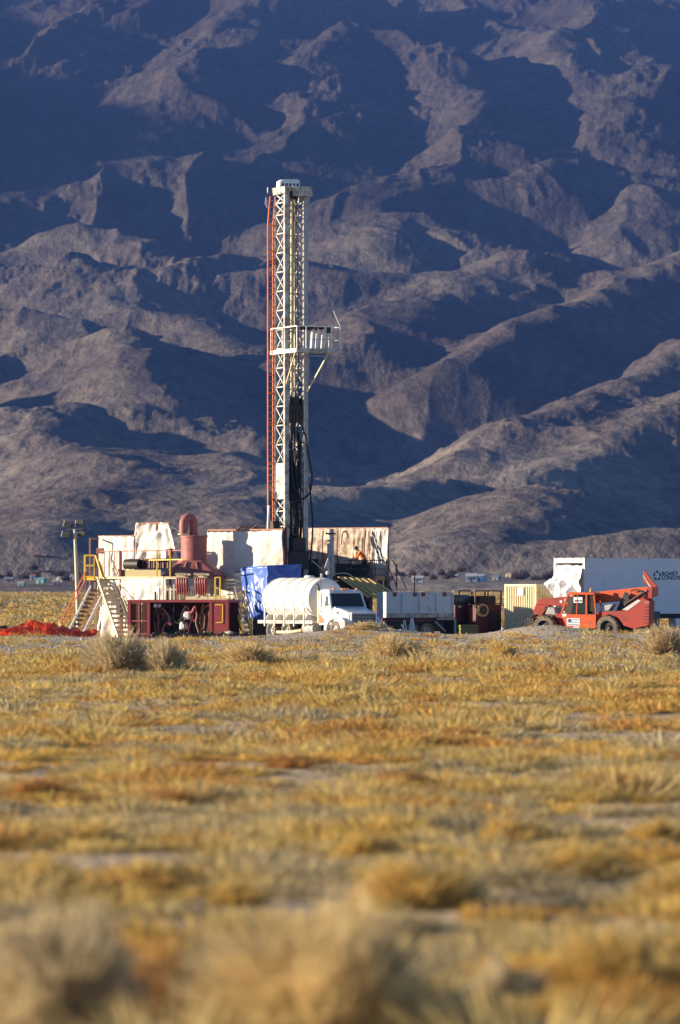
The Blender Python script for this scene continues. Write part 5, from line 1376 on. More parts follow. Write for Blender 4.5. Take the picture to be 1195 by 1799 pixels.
for x in (1.2, 4.5):
    MB().box(x, x + 0.12, -0.04, -0.031, vz1 - 0.02, vz1 + 0.05).build('marker_lamp', M_dark, vt)
MB().box(0.3, VL - 0.3, 0.5, VW - 0.5, vz0 - 0.28, vz0).build('undercarriage', M_dark, vt)
for x in (1.4, 2.7):
    for y in (0.3, VW - 0.3):
        wheel(vt, x, y, 0.52, 0.5)
for y in (0.5, VW - 0.5):
    barpart('landing_leg', (9.2, y, 0), (9.2, y, vz0 - 0.25), 0.14, M_grey, vt)
MB().box(6.6, 7.6, 0.02, 0.6, vz0 - 0.75, vz0 - 0.28).build('side_box', M_white, vt)
def text_mesh(body, size, name, m, parent, loc, rot):
    cu = bpy.data.curves.new(name, 'FONT')
    cu.body = body
    cu.size = size
    cu.extrude = 0.001
    cu.offset = size * 0.022
    tmp = bpy.data.objects.new('tmp', cu)
    me = bpy.data.meshes.new_from_object(tmp)
    bpy.data.objects.remove(tmp)
    bpy.data.curves.remove(cu)
    me.name = name
    me.materials.clear()
    me.materials.append(m)
    o = put(me, name, parent, loc, rot)
    return o
def side_x(px):      # distance along the trailer side for a photo column
    lo, hi = 0.0, VL
    for _ in range(40):
        mid = (lo + hi) / 2
        wx = vt.location.x + mid * math.cos(VA); wy = 275.0 + mid * math.sin(VA)
        if 597.5 + wx / wy * F_PX < px: lo = mid
        else: hi = mid
    return lo
tx0 = side_x(1162.5)
sclx = (side_x(1195) - tx0)
for body, py in (('BOART', 1011.0), ('LONGYEAR', 1018.3)):
    o = text_mesh(body, 0.30, 'lettering', M_navy, bd, (tx0, -0.010, Z_(py, 279.5) - GR), (math.radians(90), 0, 0))
    o.scale = (1.22, 1, 1)
lx = side_x(1154.5); lz = Z_(1011.5, 279.5) - GR
for k in range(5):
    a = math.tau * k / 5 + 0.3
    c = (lx + 0.15 * math.cos(a), lz + 0.15 * math.sin(a))
    poly = []
    for q in range(9):
        b = a - 1.3 + 2.6 * q / 8
        poly.append((c[0] + 0.125 * math.cos(b), c[1] + 0.125 * math.sin(b)))
    for q in range(8, -1, -1):
        b = a - 1.2 + 2.3 * q / 8
        poly.append((c[0] + 0.02 * math.cos(b + 0.3), c[1] + 0.02 * math.sin(b + 0.3)))
    MB().prism(poly, -0.012, -0.004, 'xz').build('emblem_petal', M_navy, bd, smooth=False)
def VLp(x, y, z):
    return tuple(vt.matrix_basis @ Vector((x, y, z)))
bpy.context.view_layer.update()
sheet('tarpaulin', VLp(-0.05, VW - 0.08, vz1 - 0.30), VLp(-0.05, 0.10, vz1 - 0.36), VLp(-0.12, 0.02, ZT(1063)), VLp(-0.22, VW + 0.12, ZT(1063)), mat('clean_white_sheet', (0.84, 0.82, 0.82), 0.8, var=0.04), 'white sheet hung over the open end of the van trailer', seed=31, folds=0.2, nfold=3, skew=1.8, tears=[(0.52, 0.78, 0.06, 0.22)])
sheet('tarpaulin', VLp(-0.10, VW - 0.15, vz1 - 1.0), VLp(-0.12, VW - 0.5, vz1 - 0.9), VLp(-0.3, VW - 0.2, vz1 - 1.5), VLp(-0.35, VW + 0.45, vz1 - 1.35), MATS['clean_white_sheet'], 'small white flap blown out from the trailer end sheet', seed=33, folds=0.05, nfold=2, nu=16, nv=12)

# ------------------------------------------------------------------ telehandler
TA = math.radians(153)
HY = 272.6
th = thing('telehandler', 'orange red telehandler with lowered boom parked in front of the white trailer', 'telehandler', (X_(1028, HY), HY, GR), TA)
zh = lambda py: Z_(py, HY) - GR
fx = lambda px: -(px - 1028) / F_PX * HY / 0.891          # photo column -> distance forward on the near side
wb_f, wb_r = fx(972), fx(1080)
for x in (wb_f, wb_r):
    for y in (0.78, -0.95):
        wheel(th, x, y + 0.15, 0.64, 0.42, M_tyre, mat('dark_rim', (0.035, 0.03, 0.03), 0.6), lugs=18, side=-1 if y < 0 else 1)
MB().box(wb_r - 0.6, wb_f + 0.5, -0.75, 0.55, 0.55, 0.95).build('chassis', M_maroon, th, 0.03)
MB().tube((wb_f, -0.9, 0.64), (wb_f, 0.8, 0.64), 0.12, 10).build('axle', M_dark, th)
MB().tube((wb_r, -0.9, 0.64), (wb_r, 0.8, 0.64), 0.12, 10).build('axle', M_dark, th)
# rear body, on the near side, with arch over the wheel
rb = MB().prism([(fx(1149), zh(1097)), (fx(1150), zh(1056)), (fx(1139), zh(1050)), (fx(1112), zh(1072)), (fx(1062), zh(1075)), (fx(1058), zh(1100)), (fx(1062), zh(1092)), (fx(1070), zh(1083)), (fx(1082), zh(1079)), (fx(1096), zh(1084)), (fx(1104), zh(1094)), (fx(1107), zh(1099)), (fx(1125), zh(1104))], 0.30, 0.98, 'xz').build('rear_body', M_dkorange, th, smooth=False)
MB().prism([(fx(1136), zh(1055)), (fx(1131), zh(1053)), (fx(1104), zh(1071)), (fx(1114), zh(1072))], 0.985, 0.995, 'xz').build('white_stripe', mat('dusty_decal', (0.55, 0.55, 0.55), 0.6), rb)
MB().prism([(fx(1088), zh(1061)), (fx(1066), zh(1064)), (fx(1064), zh(1073)), (fx(1080), zh(1073))], 0.40, 0.90, 'xz').build('side_tank', M_grey, th, 0.03)
for k in range(6):
    MB().box(fx(1149), fx(1142), 0.982, 0.992, zh(1095) + k * 0.17, zh(1095) + k * 0.17 + 0.07).build('rear_vent', M_maroon, rb)
MB().box(fx(1150), fx(1141), 0.983, 0.996, zh(1060), zh(1056)).build('label_plate', M_pinkred, rb)
MB().box(fx(1146), fx(1066), -0.80, 0.28, 0.60, zh(1074)).build('engine_bay', M_dark, th, 0.03)
# cab
cf = [(fx(1045), zh(1104)), (fx(1012), zh(1104)), (fx(1002), zh(1078)), (fx(1014), zh(1043)), (fx(1046), zh(1041)), (fx(1046), zh(1078))]
cy0, cy1 = 0.30, 1.14
cabf = MB().prism([(fx(1062), zh(1104)), (fx(1012), zh(1104)), (fx(1002), zh(1079)), (fx(1062), zh(1079))], cy0, cy1, 'xz').build('cab_tub', M_orange, th, 0.03)
for a, b, w in (((1002, 1079), (1014, 1043), 0.10), ((1028, 1079), (1030, 1043), 0.05), ((1045, 1079), (1045, 1042), 0.09), ((1061, 1079), (1058, 1046), 0.07)):
    for y in (cy0 + 0.05, cy1 - 0.05):
        barpart('cab_pillar', (fx(a[0]), y, zh(a[1])), (fx(b[0]), y, zh(b[1])), w, M_orange, cabf)
MB().prism([(fx(1061), zh(1045)), (fx(1058), zh(1041)), (fx(1016), zh(1040)), (fx(1011), zh(1045))], cy0 - 0.02, cy1 + 0.02, 'xz').build('cab_roof', M_orange, cabf, 0.03)
MB().prism([(fx(1044), zh(1078)), (fx(1005), zh(1078)), (fx(1015), zh(1045)), (fx(1044), zh(1045))], cy0 + 0.06, cy0 + 0.08, 'xz').build('far_window', M_glass, cabf)
MB().prism([(fx(1044), zh(1078)), (fx(1021), zh(1078)), (fx(1024), zh(1062)), (fx(1044), zh(1060))], cy1 - 0.06, cy1 - 0.045, 'xz').build('door_window', M_glass, cabf)
MB().prism([(fx(1019), zh(1078)), (fx(1007), zh(1078)), (fx(1016), zh(1048)), (fx(1023), zh(1048))], cy1 - 0.06, cy1 - 0.045, 'xz').build('quarter_window', mat('brownish_glass', (0.10, 0.07, 0.05), 0.1), cabf)
MB().box(fx(1038), fx(1023), cy1 - 0.043, cy1 - 0.03, zh(1059), zh(1049)).build('rental_card', M_decal, cabf)
for k in range(3):
    MB().box(fx(1037) + k * 0.15, fx(1037) + 0.11 + k * 0.15, cy1 - 0.029, cy1 - 0.024, zh(1057), zh(1054)).build('card_print', M_navy, cabf)
MB().prism([(fx(1061), zh(1074)), (fx(1047), zh(1074)), (fx(1047), zh(1043)), (fx(1060), zh(1046))], cy1 - 0.12, cy1 - 0.10, 'xz').build('rear_grille', mat('olive_screen', (0.11, 0.11, 0.05), 0.6), cabf)
for k in range(5):
    barpart('grille_bar', (fx(1047) - 0.08 * (k + 0.5), cy1 - 0.09, zh(1074)), (fx(1047) - 0.08 * (k + 0.5), cy1 - 0.09, zh(1045)), 0.02, M_dark, cabf)
MB().box(fx(1040), fx(1022), cy0 + 0.2, cy1 - 0.25, zh(1079), zh(1060)).build('seat', M_dark, cabf, 0.05)
bc = MB().lathe([(0.09, zh(1040)), (0.09, zh(1038)), (0.075, zh(1037.5)), (0.07, zh(1034)), (0.03, zh(1033))], 'z', 14, (fx(1049), 0.8, 0)).build('beacon', M_amber, cabf)
MB().box(fx(1034), fx(1012), cy1 + 0.002, cy1 + 0.012, zh(1099), zh(1086)).build('door_decal', M_decal, cabf)
MB().lathe([(0.02, cy1 + 0.014), (0.10, cy1 + 0.014), (0.10, cy1 + 0.02), (0.02, cy1 + 0.02)], 'y', 16, (fx(1017), 0, zh(1090))).build('decal_dot', M_dblue, cabf)
for k in range(3):
    MB().box(fx(1032), fx(1021 if k == 0 else 1013), cy1 + 0.014, cy1 + 0.018, zh(1098) + 0.0 + 0.13 * (2 - k), zh(1098) + 0.06 + 0.13 * (2 - k)).build('decal_line', mat('grey_print', (0.25, 0.27, 0.38), 0.6), cabf)
MB().box(fx(1034), fx(1022), cy1 + 0.002, cy1 + 0.01, zh(1103), zh(1100.5)).build('door_decal', M_decal, cabf)
MB().box(fx(1011), fx(1004.5), cy1 + 0.002, cy1 + 0.01, zh(1083), zh(1078)).build('door_decal', M_decal, cabf)
MB().box(fx(1048), fx(1016), cy0 + 0.1, cy1 - 0.05, 0.18, zh(1104)).build('step_box', M_grey, th, 0.02)
# boom: outer section from the rear pivot, inner section and curved head
bx0, bx1 = -0.62, -0.12
def slab(pts, y0, y1, name, m, par, bev=0.02):
    return MB().prism([(fx(a), zh(b)) for a, b in pts], y0, y1, 'xz').build(name, m, par, bev, smooth=False)
bm_ = slab([(1146, 1046), (1146, 1031), (1130, 1031), (1040, 1041), (1010, 1046), (1010, 1062), (1040, 1060), (1128, 1052)], -0.55, 0.18, 'boom', M_orange, th)
slab([(1012, 1047), (956, 1051), (948, 1055), (944, 1062), (1012, 1066)], -0.45, 0.10, 'inner_boom', M_dkorange, bm_)
slab([(962, 1054), (944, 1060), (940, 1072), (941, 1090), (950, 1094), (956, 1078), (966, 1066)], -0.40, 0.06, 'boom_head', M_dkorange, bm_)
MB().lathe([(0.03, 0.105), (0.13, 0.105), (0.13, 0.115), (0.03, 0.115)], 'y', 16, (fx(1001), 0, zh(1056))).build('boom_decal', M_dblue, bm_)
MB().box(fx(1007), fx(994), 0.102, 0.108, zh(1060), zh(1052)).build('boom_decal', M_decal, bm_)
MB().box(fx(990), fx(986), 0.102, 0.108, zh(1059), zh(1055)).build('boom_decal', M_decal, bm_)
slab([(1146, 1034), (1146, 1031), (1122, 1000), (1122, 1023), (1138, 1034)], -0.50, -0.42, 'rear_lift_plate', M_dkorange, bm_)
slab([(1136, 1032), (1122, 1010), (1122, 1012), (1134, 1033)], -0.41, -0.40, 'plate_edge', M_cream, bm_)
slab([(1146, 1056), (1147, 1031), (1140, 1031), (1100, 1060), (1092, 1078), (1100, 1078), (1140, 1052)], 0.20, 0.30, 'boom_mount', M_dkorange, th)
MB().tube((fx(1092), 0.33, zh(1068)), (fx(1134), 0.33, zh(1040)), 0.08, 10).build('lift_ram', M_dark, th)
for p in ((1108, 1044), (1122, 1048), (1132, 1050), (1136, 1038)):
    MB().tube((fx(p[0]), 0.3, zh(p[1])), (fx(p[0]), 0.36, zh(p[1])), 0.05, 10).build('pivot_pin', M_chrome, th)
MB().path(spl([(fx(1110), 0.34, zh(1038)), (fx(1122), 0.36, zh(1036)), (fx(1134), 0.36, zh(1044)), (fx(1128), 0.36, zh(1055))]), 0.035, 8).build('hose', M_rubber, th)
slab([(1110, 1056), (1106, 1042), (1100, 1040), (1085, 1075), (1092, 1076)], 0.31, 0.40, 'mount_arm', M_dark, th)
# front fender and hydraulics
slab([(1002, 1080), (986, 1076), (984, 1080), (996, 1104), (1010, 1104)], -0.4, 0.6, 'front_fender', M_dkorange, th)
slab([(984, 1080), (966, 1079), (972, 1066), (982, 1068)], -0.3, 0.5, 'front_guard', M_grey, th)
MB().tube((fx(990), 0.2, zh(1080)), (fx(960), 0.1, zh(1068)), 0.07, 10).build('tilt_ram', M_dark, th)
# carriage and forks
cg2 = MB().box(fx(950), fx(938), -0.75, 0.75, 0.12, 1.15).build('carriage', M_dark, th, 0.02)
for y in (-0.7, -0.25, 0.25, 0.7):
    MB().box(fx(937), fx(934), y - 0.06, y + 0.06, 0.08, 1.05).build('carriage_bar', M_dark, cg2)
for y in (-0.45, 0.5):
    MB().hexa([(fx(936), y - 0.07, 0.04), (fx(918) + 0.5, y - 0.05, 0.04), (fx(918) + 0.5, y + 0.05, 0.04), (fx(936), y + 0.07, 0.04)], [(fx(936), y - 0.07, 0.12), (fx(918) + 0.5, y - 0.05, 0.07), (fx(918) + 0.5, y + 0.05, 0.07), (fx(936), y + 0.07, 0.12)]).build('fork', M_dark, cg2)
    MB().box(fx(936), fx(932), y - 0.07, y + 0.07, 0.04, 0.9).build('fork', M_dark, cg2)
for k in range(4):
    MB().path(spl([(fx(945), -0.3 + 0.2 * k, zh(1080)), (fx(936), -0.3 + 0.2 * k, zh(1086)), (fx(930 - 2 * k), -0.25 + 0.2 * k, 0.8), (fx(934), -0.2 + 0.2 * k, 0.5)]), 0.035, 6).build('carriage_hose', M_rubber, cg2)

# ------------------------------------------------------------------ worker on the rig floor
def person():
    z0 = zf + GR
    t = thing('person', 'worker in orange shirt and dark hard hat bending over on the rig floor', 'person', (X_(641, 284.6), 284.6, z0), 0.15)
    J = {'pel': (0, 0, .92, .15), 'sp': (-.10, 0, 1.10, .145), 'ch': (-.26, 0, 1.28, .17), 'nk': (-.40, 0, 1.41, .065), 'hd': (-.47, 0, 1.50, .095), 'tp': (-.50, 0, 1.58, .08)}
    E = [('pel', 'sp'), ('sp', 'ch'), ('ch', 'nk'), ('nk', 'hd'), ('hd', 'tp')]
    for n, s_ in (('l', 1), ('r', -1)):
        J.update({'hip' + n: (0, s_ * .10, .88, .105), 'kn' + n: (-.10 * s_ - .05, s_ * .14, .48, .075), 'an' + n: (.03 - .06 * s_, s_ * .14, .09, .05), 'to' + n: (-.15 - .06 * s_, s_ * .15, .045, .045),
                  'sh' + n: (-.28, s_ * .19, 1.33, .075), 'el' + n: (-.44, s_ * .24, 1.06, .052), 'wr' + n: (-.64, s_ * .17, .96, .036), 'pa' + n: (-.72, s_ * .16, .945, .036)})
        E += [('pel', 'hip' + n), ('hip' + n, 'kn' + n), ('kn' + n, 'an' + n), ('an' + n, 'to' + n), ('ch', 'sh' + n), ('sh' + n, 'el' + n), ('el' + n, 'wr' + n), ('wr' + n, 'pa' + n)]
    names = list(J)
    me = bpy.data.meshes.new('body')
    me.from_pydata([J[k][:3] for k in names], [(names.index(a), names.index(b)) for a, b in E], [])
    o = bpy.data.objects.new('tmp', me)
    C.objects.link(o)
    sk = o.modifiers.new('skin', 'SKIN')
    for i, k in enumerate(names):
        me.skin_vertices[0].data[i].radius = (J[k][3], J[k][3])
        me.skin_vertices[0].data[i].use_root = k == 'pel'
    ss = o.modifiers.new('sub', 'SUBSURF'); ss.levels = 2; ss.render_levels = 2
    dg = bpy.context.evaluated_depsgraph_get()
    bme = bpy.data.meshes.new_from_object(o.evaluated_get(dg))
    bpy.data.objects.remove(o)
    # fingers rooted in the palms, nose and ears, joined into the same mesh
    mb = MB()
    for s_ in (1, -1):
        px, py, pz = J['pal' if s_ > 0 else 'par'][:3]
        for k in range(4):
            yy = py + (k - 1.5) * 0.020
            L = (0.066, 0.075, 0.070, 0.055)[k]
            mb.path([(px - .01, yy, pz), (px - .045, yy, pz + .005), (px - .045 - L * .6, yy, pz - .012), (px - .045 - L * .8, yy, pz - .04)], [.010, .0095, .009, .007], 6)
        mb.path([(px + .02, py - s_ * .03, pz), (px - .02, py - s_ * .055, pz - .01), (px - .055, py - s_ * .05, pz - .03)], [.011, .010, .008], 6)
        mb.lathe([(.005, -.012), (.028, -.006), (.028, .006), (.005, .012)], 'y', 8, (-.46, s_ * .098, 1.50))
    mb.path([(-.545, 0, 1.52), (-.585, 0, 1.475), (-.56, 0, 1.465)], [.012, .016, .012], 6)
    ex = mb.mesh('extra', M_white)
    import bmesh
    bm = bmesh.new(); bm.from_mesh(bme); bm.from_mesh(ex); bm.to_mesh(bme); bm.free()
    bme.materials.clear()
    for m in (mat('skin', (0.42, 0.24, 0.16), 0.6), mat('orange_shirt', (0.75, 0.16, 0.03), 0.8), mat('dark_trousers', (0.025, 0.025, 0.032), 0.85)):
        bme.materials.append(m)
    for p in bme.polygons:
        c = p.center
        neck = (c.x + .38) * -0.6 + (c.z - 1.42) * 0.8
        if c.z < 0.97 and c.x > -0.42: p.material_index = 2
        elif neck > 0 and abs(c.y) < .14 or (c.x < -.60 and c.z < 1.2): p.material_index = 0
        else: p.material_index = 1
        p.use_smooth = True
    body = put(bme, 'body', t)
    hat = MB().lathe([(0.155, 0.0), (0.15, 0.012), (0.118, 0.014), (0.112, 0.07), (0.085, 0.115), (0.04, 0.135), (0.005, 0.14)], 'z', 20).build('hard_hat', mat('dark_helmet', (0.03, 0.03, 0.06), 0.4), t)
    hat.location = (-.485, 0, 1.545); hat.rotation_euler = (0, -0.5, 0)
person()

# ------------------------------------------------------------------ far settlement
def hz_at(x, y):
    return max(float(hills_z(np.array([[x]]), np.array([[y]]))[0, 0]), gz(x, y))
houses = [  # column, distance, width, height, depth, wall, roof
    (733, 1898, 5.2, 2.2, 5, 'w', 'w', 'low white shed beyond the rig beside the plain edge'), (801, 2042, 1.8, 1.6, 3, 'w', 'g', 'tiny white hut between the town sheds'),
    (828, 1925, 5.0, 3.0, 6, 'w', 'w', 'bright white house in the far town'), (842, 1946, 3.6, 2.4, 6, 'b', 'w', 'pale blue house attached beside the bright white house'),
    (893, 2090, 3.2, 1.7, 4, 't', 't', 'tan shed at the far town edge near brown trees'), (790, 2186, 1.9, 1.7, 3, 'e', 'g', 'small teal shed uphill in the far town'),
    (767, 2310, 2.4, 1.8, 3, 'w', 'g', 'small white cabin highest above the far town'), (104, 1925, 3.2, 1.8, 4, 'w', 'w', 'white trailer home in the far town behind the floodlight pole'),
    (96, 1859, 2.0, 1.9, 3, 'w', 'w', 'small white shed before the white trailer home'), (100, 2118, 2.4, 1.5, 3, 'g', 'g', 'grey cottage above the white trailer home'),
    (126, 1964, 1.9, 2.4, 3, 'w', 'g', 'narrow white building beside the floodlight pole'), (70, 1898, 3.6, 2.0, 4, 'e', 'e', 'pale green house in the far town'),
    (36, 1850, 2.6, 1.4, 3, 'e', 'w', 'low teal trailer at the town edge'), (57, 2003, 2.6, 2.2, 4, 'b', 'o', 'bluish house with orange roof in the far town'),
    (62, 2253, 2.2, 1.7, 3, 'o', 'o', 'small orange brown cabin above the far town'), (78, 2253, 1.8, 1.6, 3, 'o', 'g', 'small brown cabin with grey roof above the far town'),
    (15, 1946, 4.0, 2.0, 4, 'g', 'g', 'grey shed among the brown trees'), (150, 2090, 3.0, 1.9, 4, 'w', 'g', 'white cottage with grey roof behind the stairs'),
    (700, 1994, 3.0, 1.7, 4, 't', 'g', 'tan cottage right of the rig stairs'), (870, 1994, 3.0, 1.6, 4, 'g', 'g', 'grey cottage right of the bright white house')]
hc = {'w': (0.58, 0.57, 0.55), 'b': (0.42, 0.50, 0.60), 't': (0.50, 0.40, 0.26), 'e': (0.25, 0.48, 0.46), 'g': (0.30, 0.30, 0.31), 'o': (0.42, 0.18, 0.09)}
for k, (px, Y, w, h, d, a, b, lab) in enumerate(houses):
    x = X_(px, Y)
    t = thing('house', lab, 'house', (x, Y, hz_at(x, Y) - 0.1), R.uniform(-0.5, 0.1))
    w *= 0.8; h *= 0.75
    MB().box(-w / 2, w / 2, 0, d, 0, h).build('wall', mat('house_' + a, hc[a], 0.8), t)
    MB().prism([(-0.25, h), (d + 0.25, h), (d / 2, h + d * 0.18)], -w / 2 - 0.2, w / 2 + 0.2, 'yz').build('roof', mat('houseroof_' + b, [c * 0.85 for c in hc[b]], 0.7), t)
    if w > 3:
        for q in (-0.25, 0.25):
            MB().box(q * w - 0.35, q * w + 0.35, -0.04, -0.002, h * 0.45, h * 0.8).build('window', M_glass, t)
    MB().box(-0.3, 0.3, -0.03, -0.001, 0, h * 0.75).build('door', M_brown, t)

def twigs(n, rx, rz, seed, w, inner=0.35, up=0.0, lump=0.55, flat=1.0):
    """thin triangles radiating from a plant's foot into an uneven dome"""
    g = np.random.default_rng(seed)
    ph_ = g.uniform(0, 2 * math.pi, n)
    ct = g.uniform(0.02, 1, n) ** flat
    st_ = np.sqrt(1 - ct * ct)
    d = np.stack([np.cos(ph_) * st_, np.sin(ph_) * st_, ct], 1)
    lm = 1 + lump * fbm(d[:, 0] * 2.2 + seed * 1.7, d[:, 1] * 2.2 + d[:, 2] * 1.7, 3, seed % 97)
    r = lm * g.uniform(0.62, 1.0, n)
    tip = d * r[:, None] * np.array([rx, rx, rz])
    foot = tip * g.uniform(inner * 0.3, inner * 1.6, n)[:, None]
    foot[:, :2] += g.normal(0, rx * 0.05, (n, 2))
    tip += g.normal(0, rx * 0.05, (n, 3)); tip[:, 2] = np.abs(tip[:, 2]) + up
    sd = np.cross(tip - foot, g.normal(0, 1, (n, 3)))
    sd /= np.linalg.norm(sd, axis=1)[:, None] + 1e-9
    ww = w * g.uniform(0.6, 1.5, n)[:, None]
    v = np.stack([foot - sd * ww * 0.5, foot + sd * ww * 0.5, tip + sd * ww * 0.35, tip - sd * ww * 0.35], 1).reshape(-1, 3)
    f = np.arange(4 * n).reshape(n, 4)
    return v, f, np.repeat(r / r.max(), 4)

M_leaf = attr_mat('dry_foliage', 0.95, 0.3, 9.0, trans=0.38)
M_stem = mat('dry_stem', (0.13, 0.09, 0.06), 0.9)
def shrub(name, label, cat, loc, rx, rz, col, n, seed, w, group=None, stem_n=7, crown='foliage', trunk='stem', trunk_h=None, flat=1.0):
    t = thing(name, label, cat, loc, 0, group)
    v, f, r = twigs(n, rx, rz, seed, w, flat=flat, inner=0.62)
    if trunk_h:
        v[:, 2] += trunk_h
    g = np.random.default_rng(seed + 5)
    tone = np.array(col)[None] * np.repeat(g.uniform(0.7, 1.3, n), 4)[:, None] * np.array([1, 1, 1])[None]
    np_mesh(crown, v, f, M_leaf, tone=np.clip(tone, 0.01, 0.85), parent=t)
    mb = MB()
    if trunk_h:
        mb.path([(0, 0, -0.1), (0.03, 0, trunk_h * 0.5), (0, 0.02, trunk_h + rz * 0.3)], [0.14, 0.11, 0.06], 6)
        for k in range(5):
            a = k * 1.3
            mb.path([(0, 0, trunk_h * 0.7), (rx * 0.25 * math.cos(a), rx * 0.25 * math.sin(a), trunk_h + rz * 0.25), (rx * 0.6 * math.cos(a), rx * 0.6 * math.sin(a), trunk_h + rz * 0.6)], [0.06, 0.045, 0.02], 5)
    else:
        for k in range(stem_n):
            a = g.uniform(0, 6.28); q = g.uniform(0.15, 0.6)
            mb.path([(0, 0, -0.03), (rx * q * 0.4 * math.cos(a), rx * q * 0.4 * math.sin(a), rz * 0.35), (rx * q * math.cos(a), rx * q * math.sin(a), rz * 0.75)], [rx * 0.03, rx * 0.022, rx * 0.008], 5)
    mb.build(trunk, M_stem, t)
    return t

# bare brown trees round the far houses
tcol = [(0.085, 0.062, 0.058), (0.11, 0.075, 0.058), (0.06, 0.055, 0.05), (0.10, 0.085, 0.065)]
tlab = ['dark leafless tree in the far town', 'reddish brown leafless tree in the far town', 'dusky evergreen clump in the far town', 'grey brown leafless tree in the far town']
for k in range(34):
    if k < 12: px = R.uniform(905, 985)
    elif k < 25: px = R.uniform(0, 160)
    else: px = R.uniform(690, 900)
    Y = R.uniform(1880, 2060) if k < 12 else R.uniform(1860, 2250)
    x = X_(px, Y)
    q = k % 4
    shrub('town_tree', tlab[q], 'tree', (x, Y, hz_at(x, Y)), R.uniform(1.6, 3.0), R.uniform(2.0, 3.6), tcol[q], 260, 900 + k, 0.22, 'trees of the far town', crown='crown', trunk='trunk', trunk_h=1.0)

# ------------------------------------------------------------------ shrubs one can tell apart in the field
def foot_at(px, py):
    Y = 2.34 * F_PX / (py - HOR)
    for _ in range(12):
        Y = (CAM_H - gz(X_(px, Y), Y)) * F_PX / (py - HOR)
    return Y
TAN, GOLD, GREY, RUST, PALE = (0.66, 0.51, 0.26), (0.62, 0.43, 0.14), (0.58, 0.48, 0.30), (0.46, 0.25, 0.085), (0.54, 0.42, 0.25)
BUSH_N = 1.7
bushes = [
    (205, 1184, 112, 78, GREY, 'big grey dry bush in front of the stairs, larger of a pair', 2600), (288, 1184, 88, 60, GREY, 'grey dry bush in front of the mesh cage, smaller of a pair', 2000),
    (436, 1170, 112, 46, TAN, 'wide tan bush in front of the blue tarp', 1800), (692, 1162, 118, 46, TAN, 'wide tan bush in front of the white truck nose', 1800),
    (883, 1158, 62, 30, GOLD, 'low golden bush in front of the cream container', 1200), (1166, 1152, 112, 58, PALE, 'pale dry bush in front of the telehandler tail', 1900),
    (560, 1222, 150, 30, GOLD, 'low spreading golden bush in front of the truck', 1500), (1105, 1216, 190, 26, GOLD, 'long low golden bush before the telehandler', 1500),
    (142, 1158, 66, 22, GREY, 'small dark bush in front of the orange netting', 900), (640, 1120, 90, 14, TAN, 'thin dry tuft row before the truck bumper', 700),
    (590, 1835, 560, 255, TAN, 'largest rounded tan bush in the foreground field', 5200), (95, 1815, 310, 205, GREY, 'large greyish bush beside the largest tan bush', 4200),
    (300, 1790, 200, 120, RUST, 'rust brown bush between the two largest bushes', 2400), (720, 1596, 270, 80, GOLD, 'golden bush casting a long dark shadow', 2600),
    (885, 1770, 170, 95, GREY, 'greyish twiggy bush right of the largest tan bush', 2000), (1085, 1745, 240, 105, GOLD, 'broad golden bush beside the greyish twiggy bush', 2400)]
LOWG = 'low dry golden shrub in the open field'
LOWR = 'low dry rust coloured shrub in the open field'
for a in ((60, 1575, 240, 75, GOLD), (250, 1560, 190, 60, GOLD), (1000, 1545, 230, 65, GOLD), (1185, 1600, 150, 80, GOLD), (420, 1590, 120, 45, GOLD), (900, 1480, 150, 45, GOLD), (480, 1440, 180, 48, GOLD), (1150, 1480, 120, 45, GOLD), (160, 1490, 150, 45, GOLD), (640, 1510, 160, 50, GOLD)):
    bushes.append((*a, LOWG, 1500))
for a in ((300, 1420, 120, 40, RUST), (1100, 1395, 160, 46, RUST), (700, 1385, 130, 38, RUST), (60, 1400, 130, 40, RUST), (930, 1350, 120, 34, RUST), (520, 1350, 110, 30, RUST), (210, 1320, 110, 28, RUST), (820, 1300, 110, 26, RUST)):
    bushes.append((*a, LOWR, 1200))
for k, (px, py, w, h, col, lab, n) in enumerate(bushes):
    Y = foot_at(px, py)
    s_ = F_PX / Y
    x = X_(px, Y)
    grp = 'low golden shrubs in the field' if lab == LOWG else 'low rust coloured shrubs in the field' if lab == LOWR else None
    shrub('dry_bush', lab, 'bush', (x, Y, gz(x, Y) - 0.02), w / 2 / s_, h / s_, col, int(n * BUSH_N), 40 + k * 3, max(0.006, 0.9 / s_ if Y > 80 else 0.006), grp, flat=0.9)
# dead stump
o = MB().path([(0, 0, -0.03), (0.05, 0, 0.15), (-0.02, 0.03, 0.34)], [0.06, 0.045, 0.02], 6).path([(0.03, 0, 0.12), (0.12, 0.02, 0.25)], [0.03, 0.012], 5).build('dead_stump', M_stem)
Ys = foot_at(965, 1183); o.location = (X_(965, Ys), Ys, gz(X_(965, Ys), Ys)); tag(o, 'short dark dead stump standing in the field before the telehandler', 'stump')

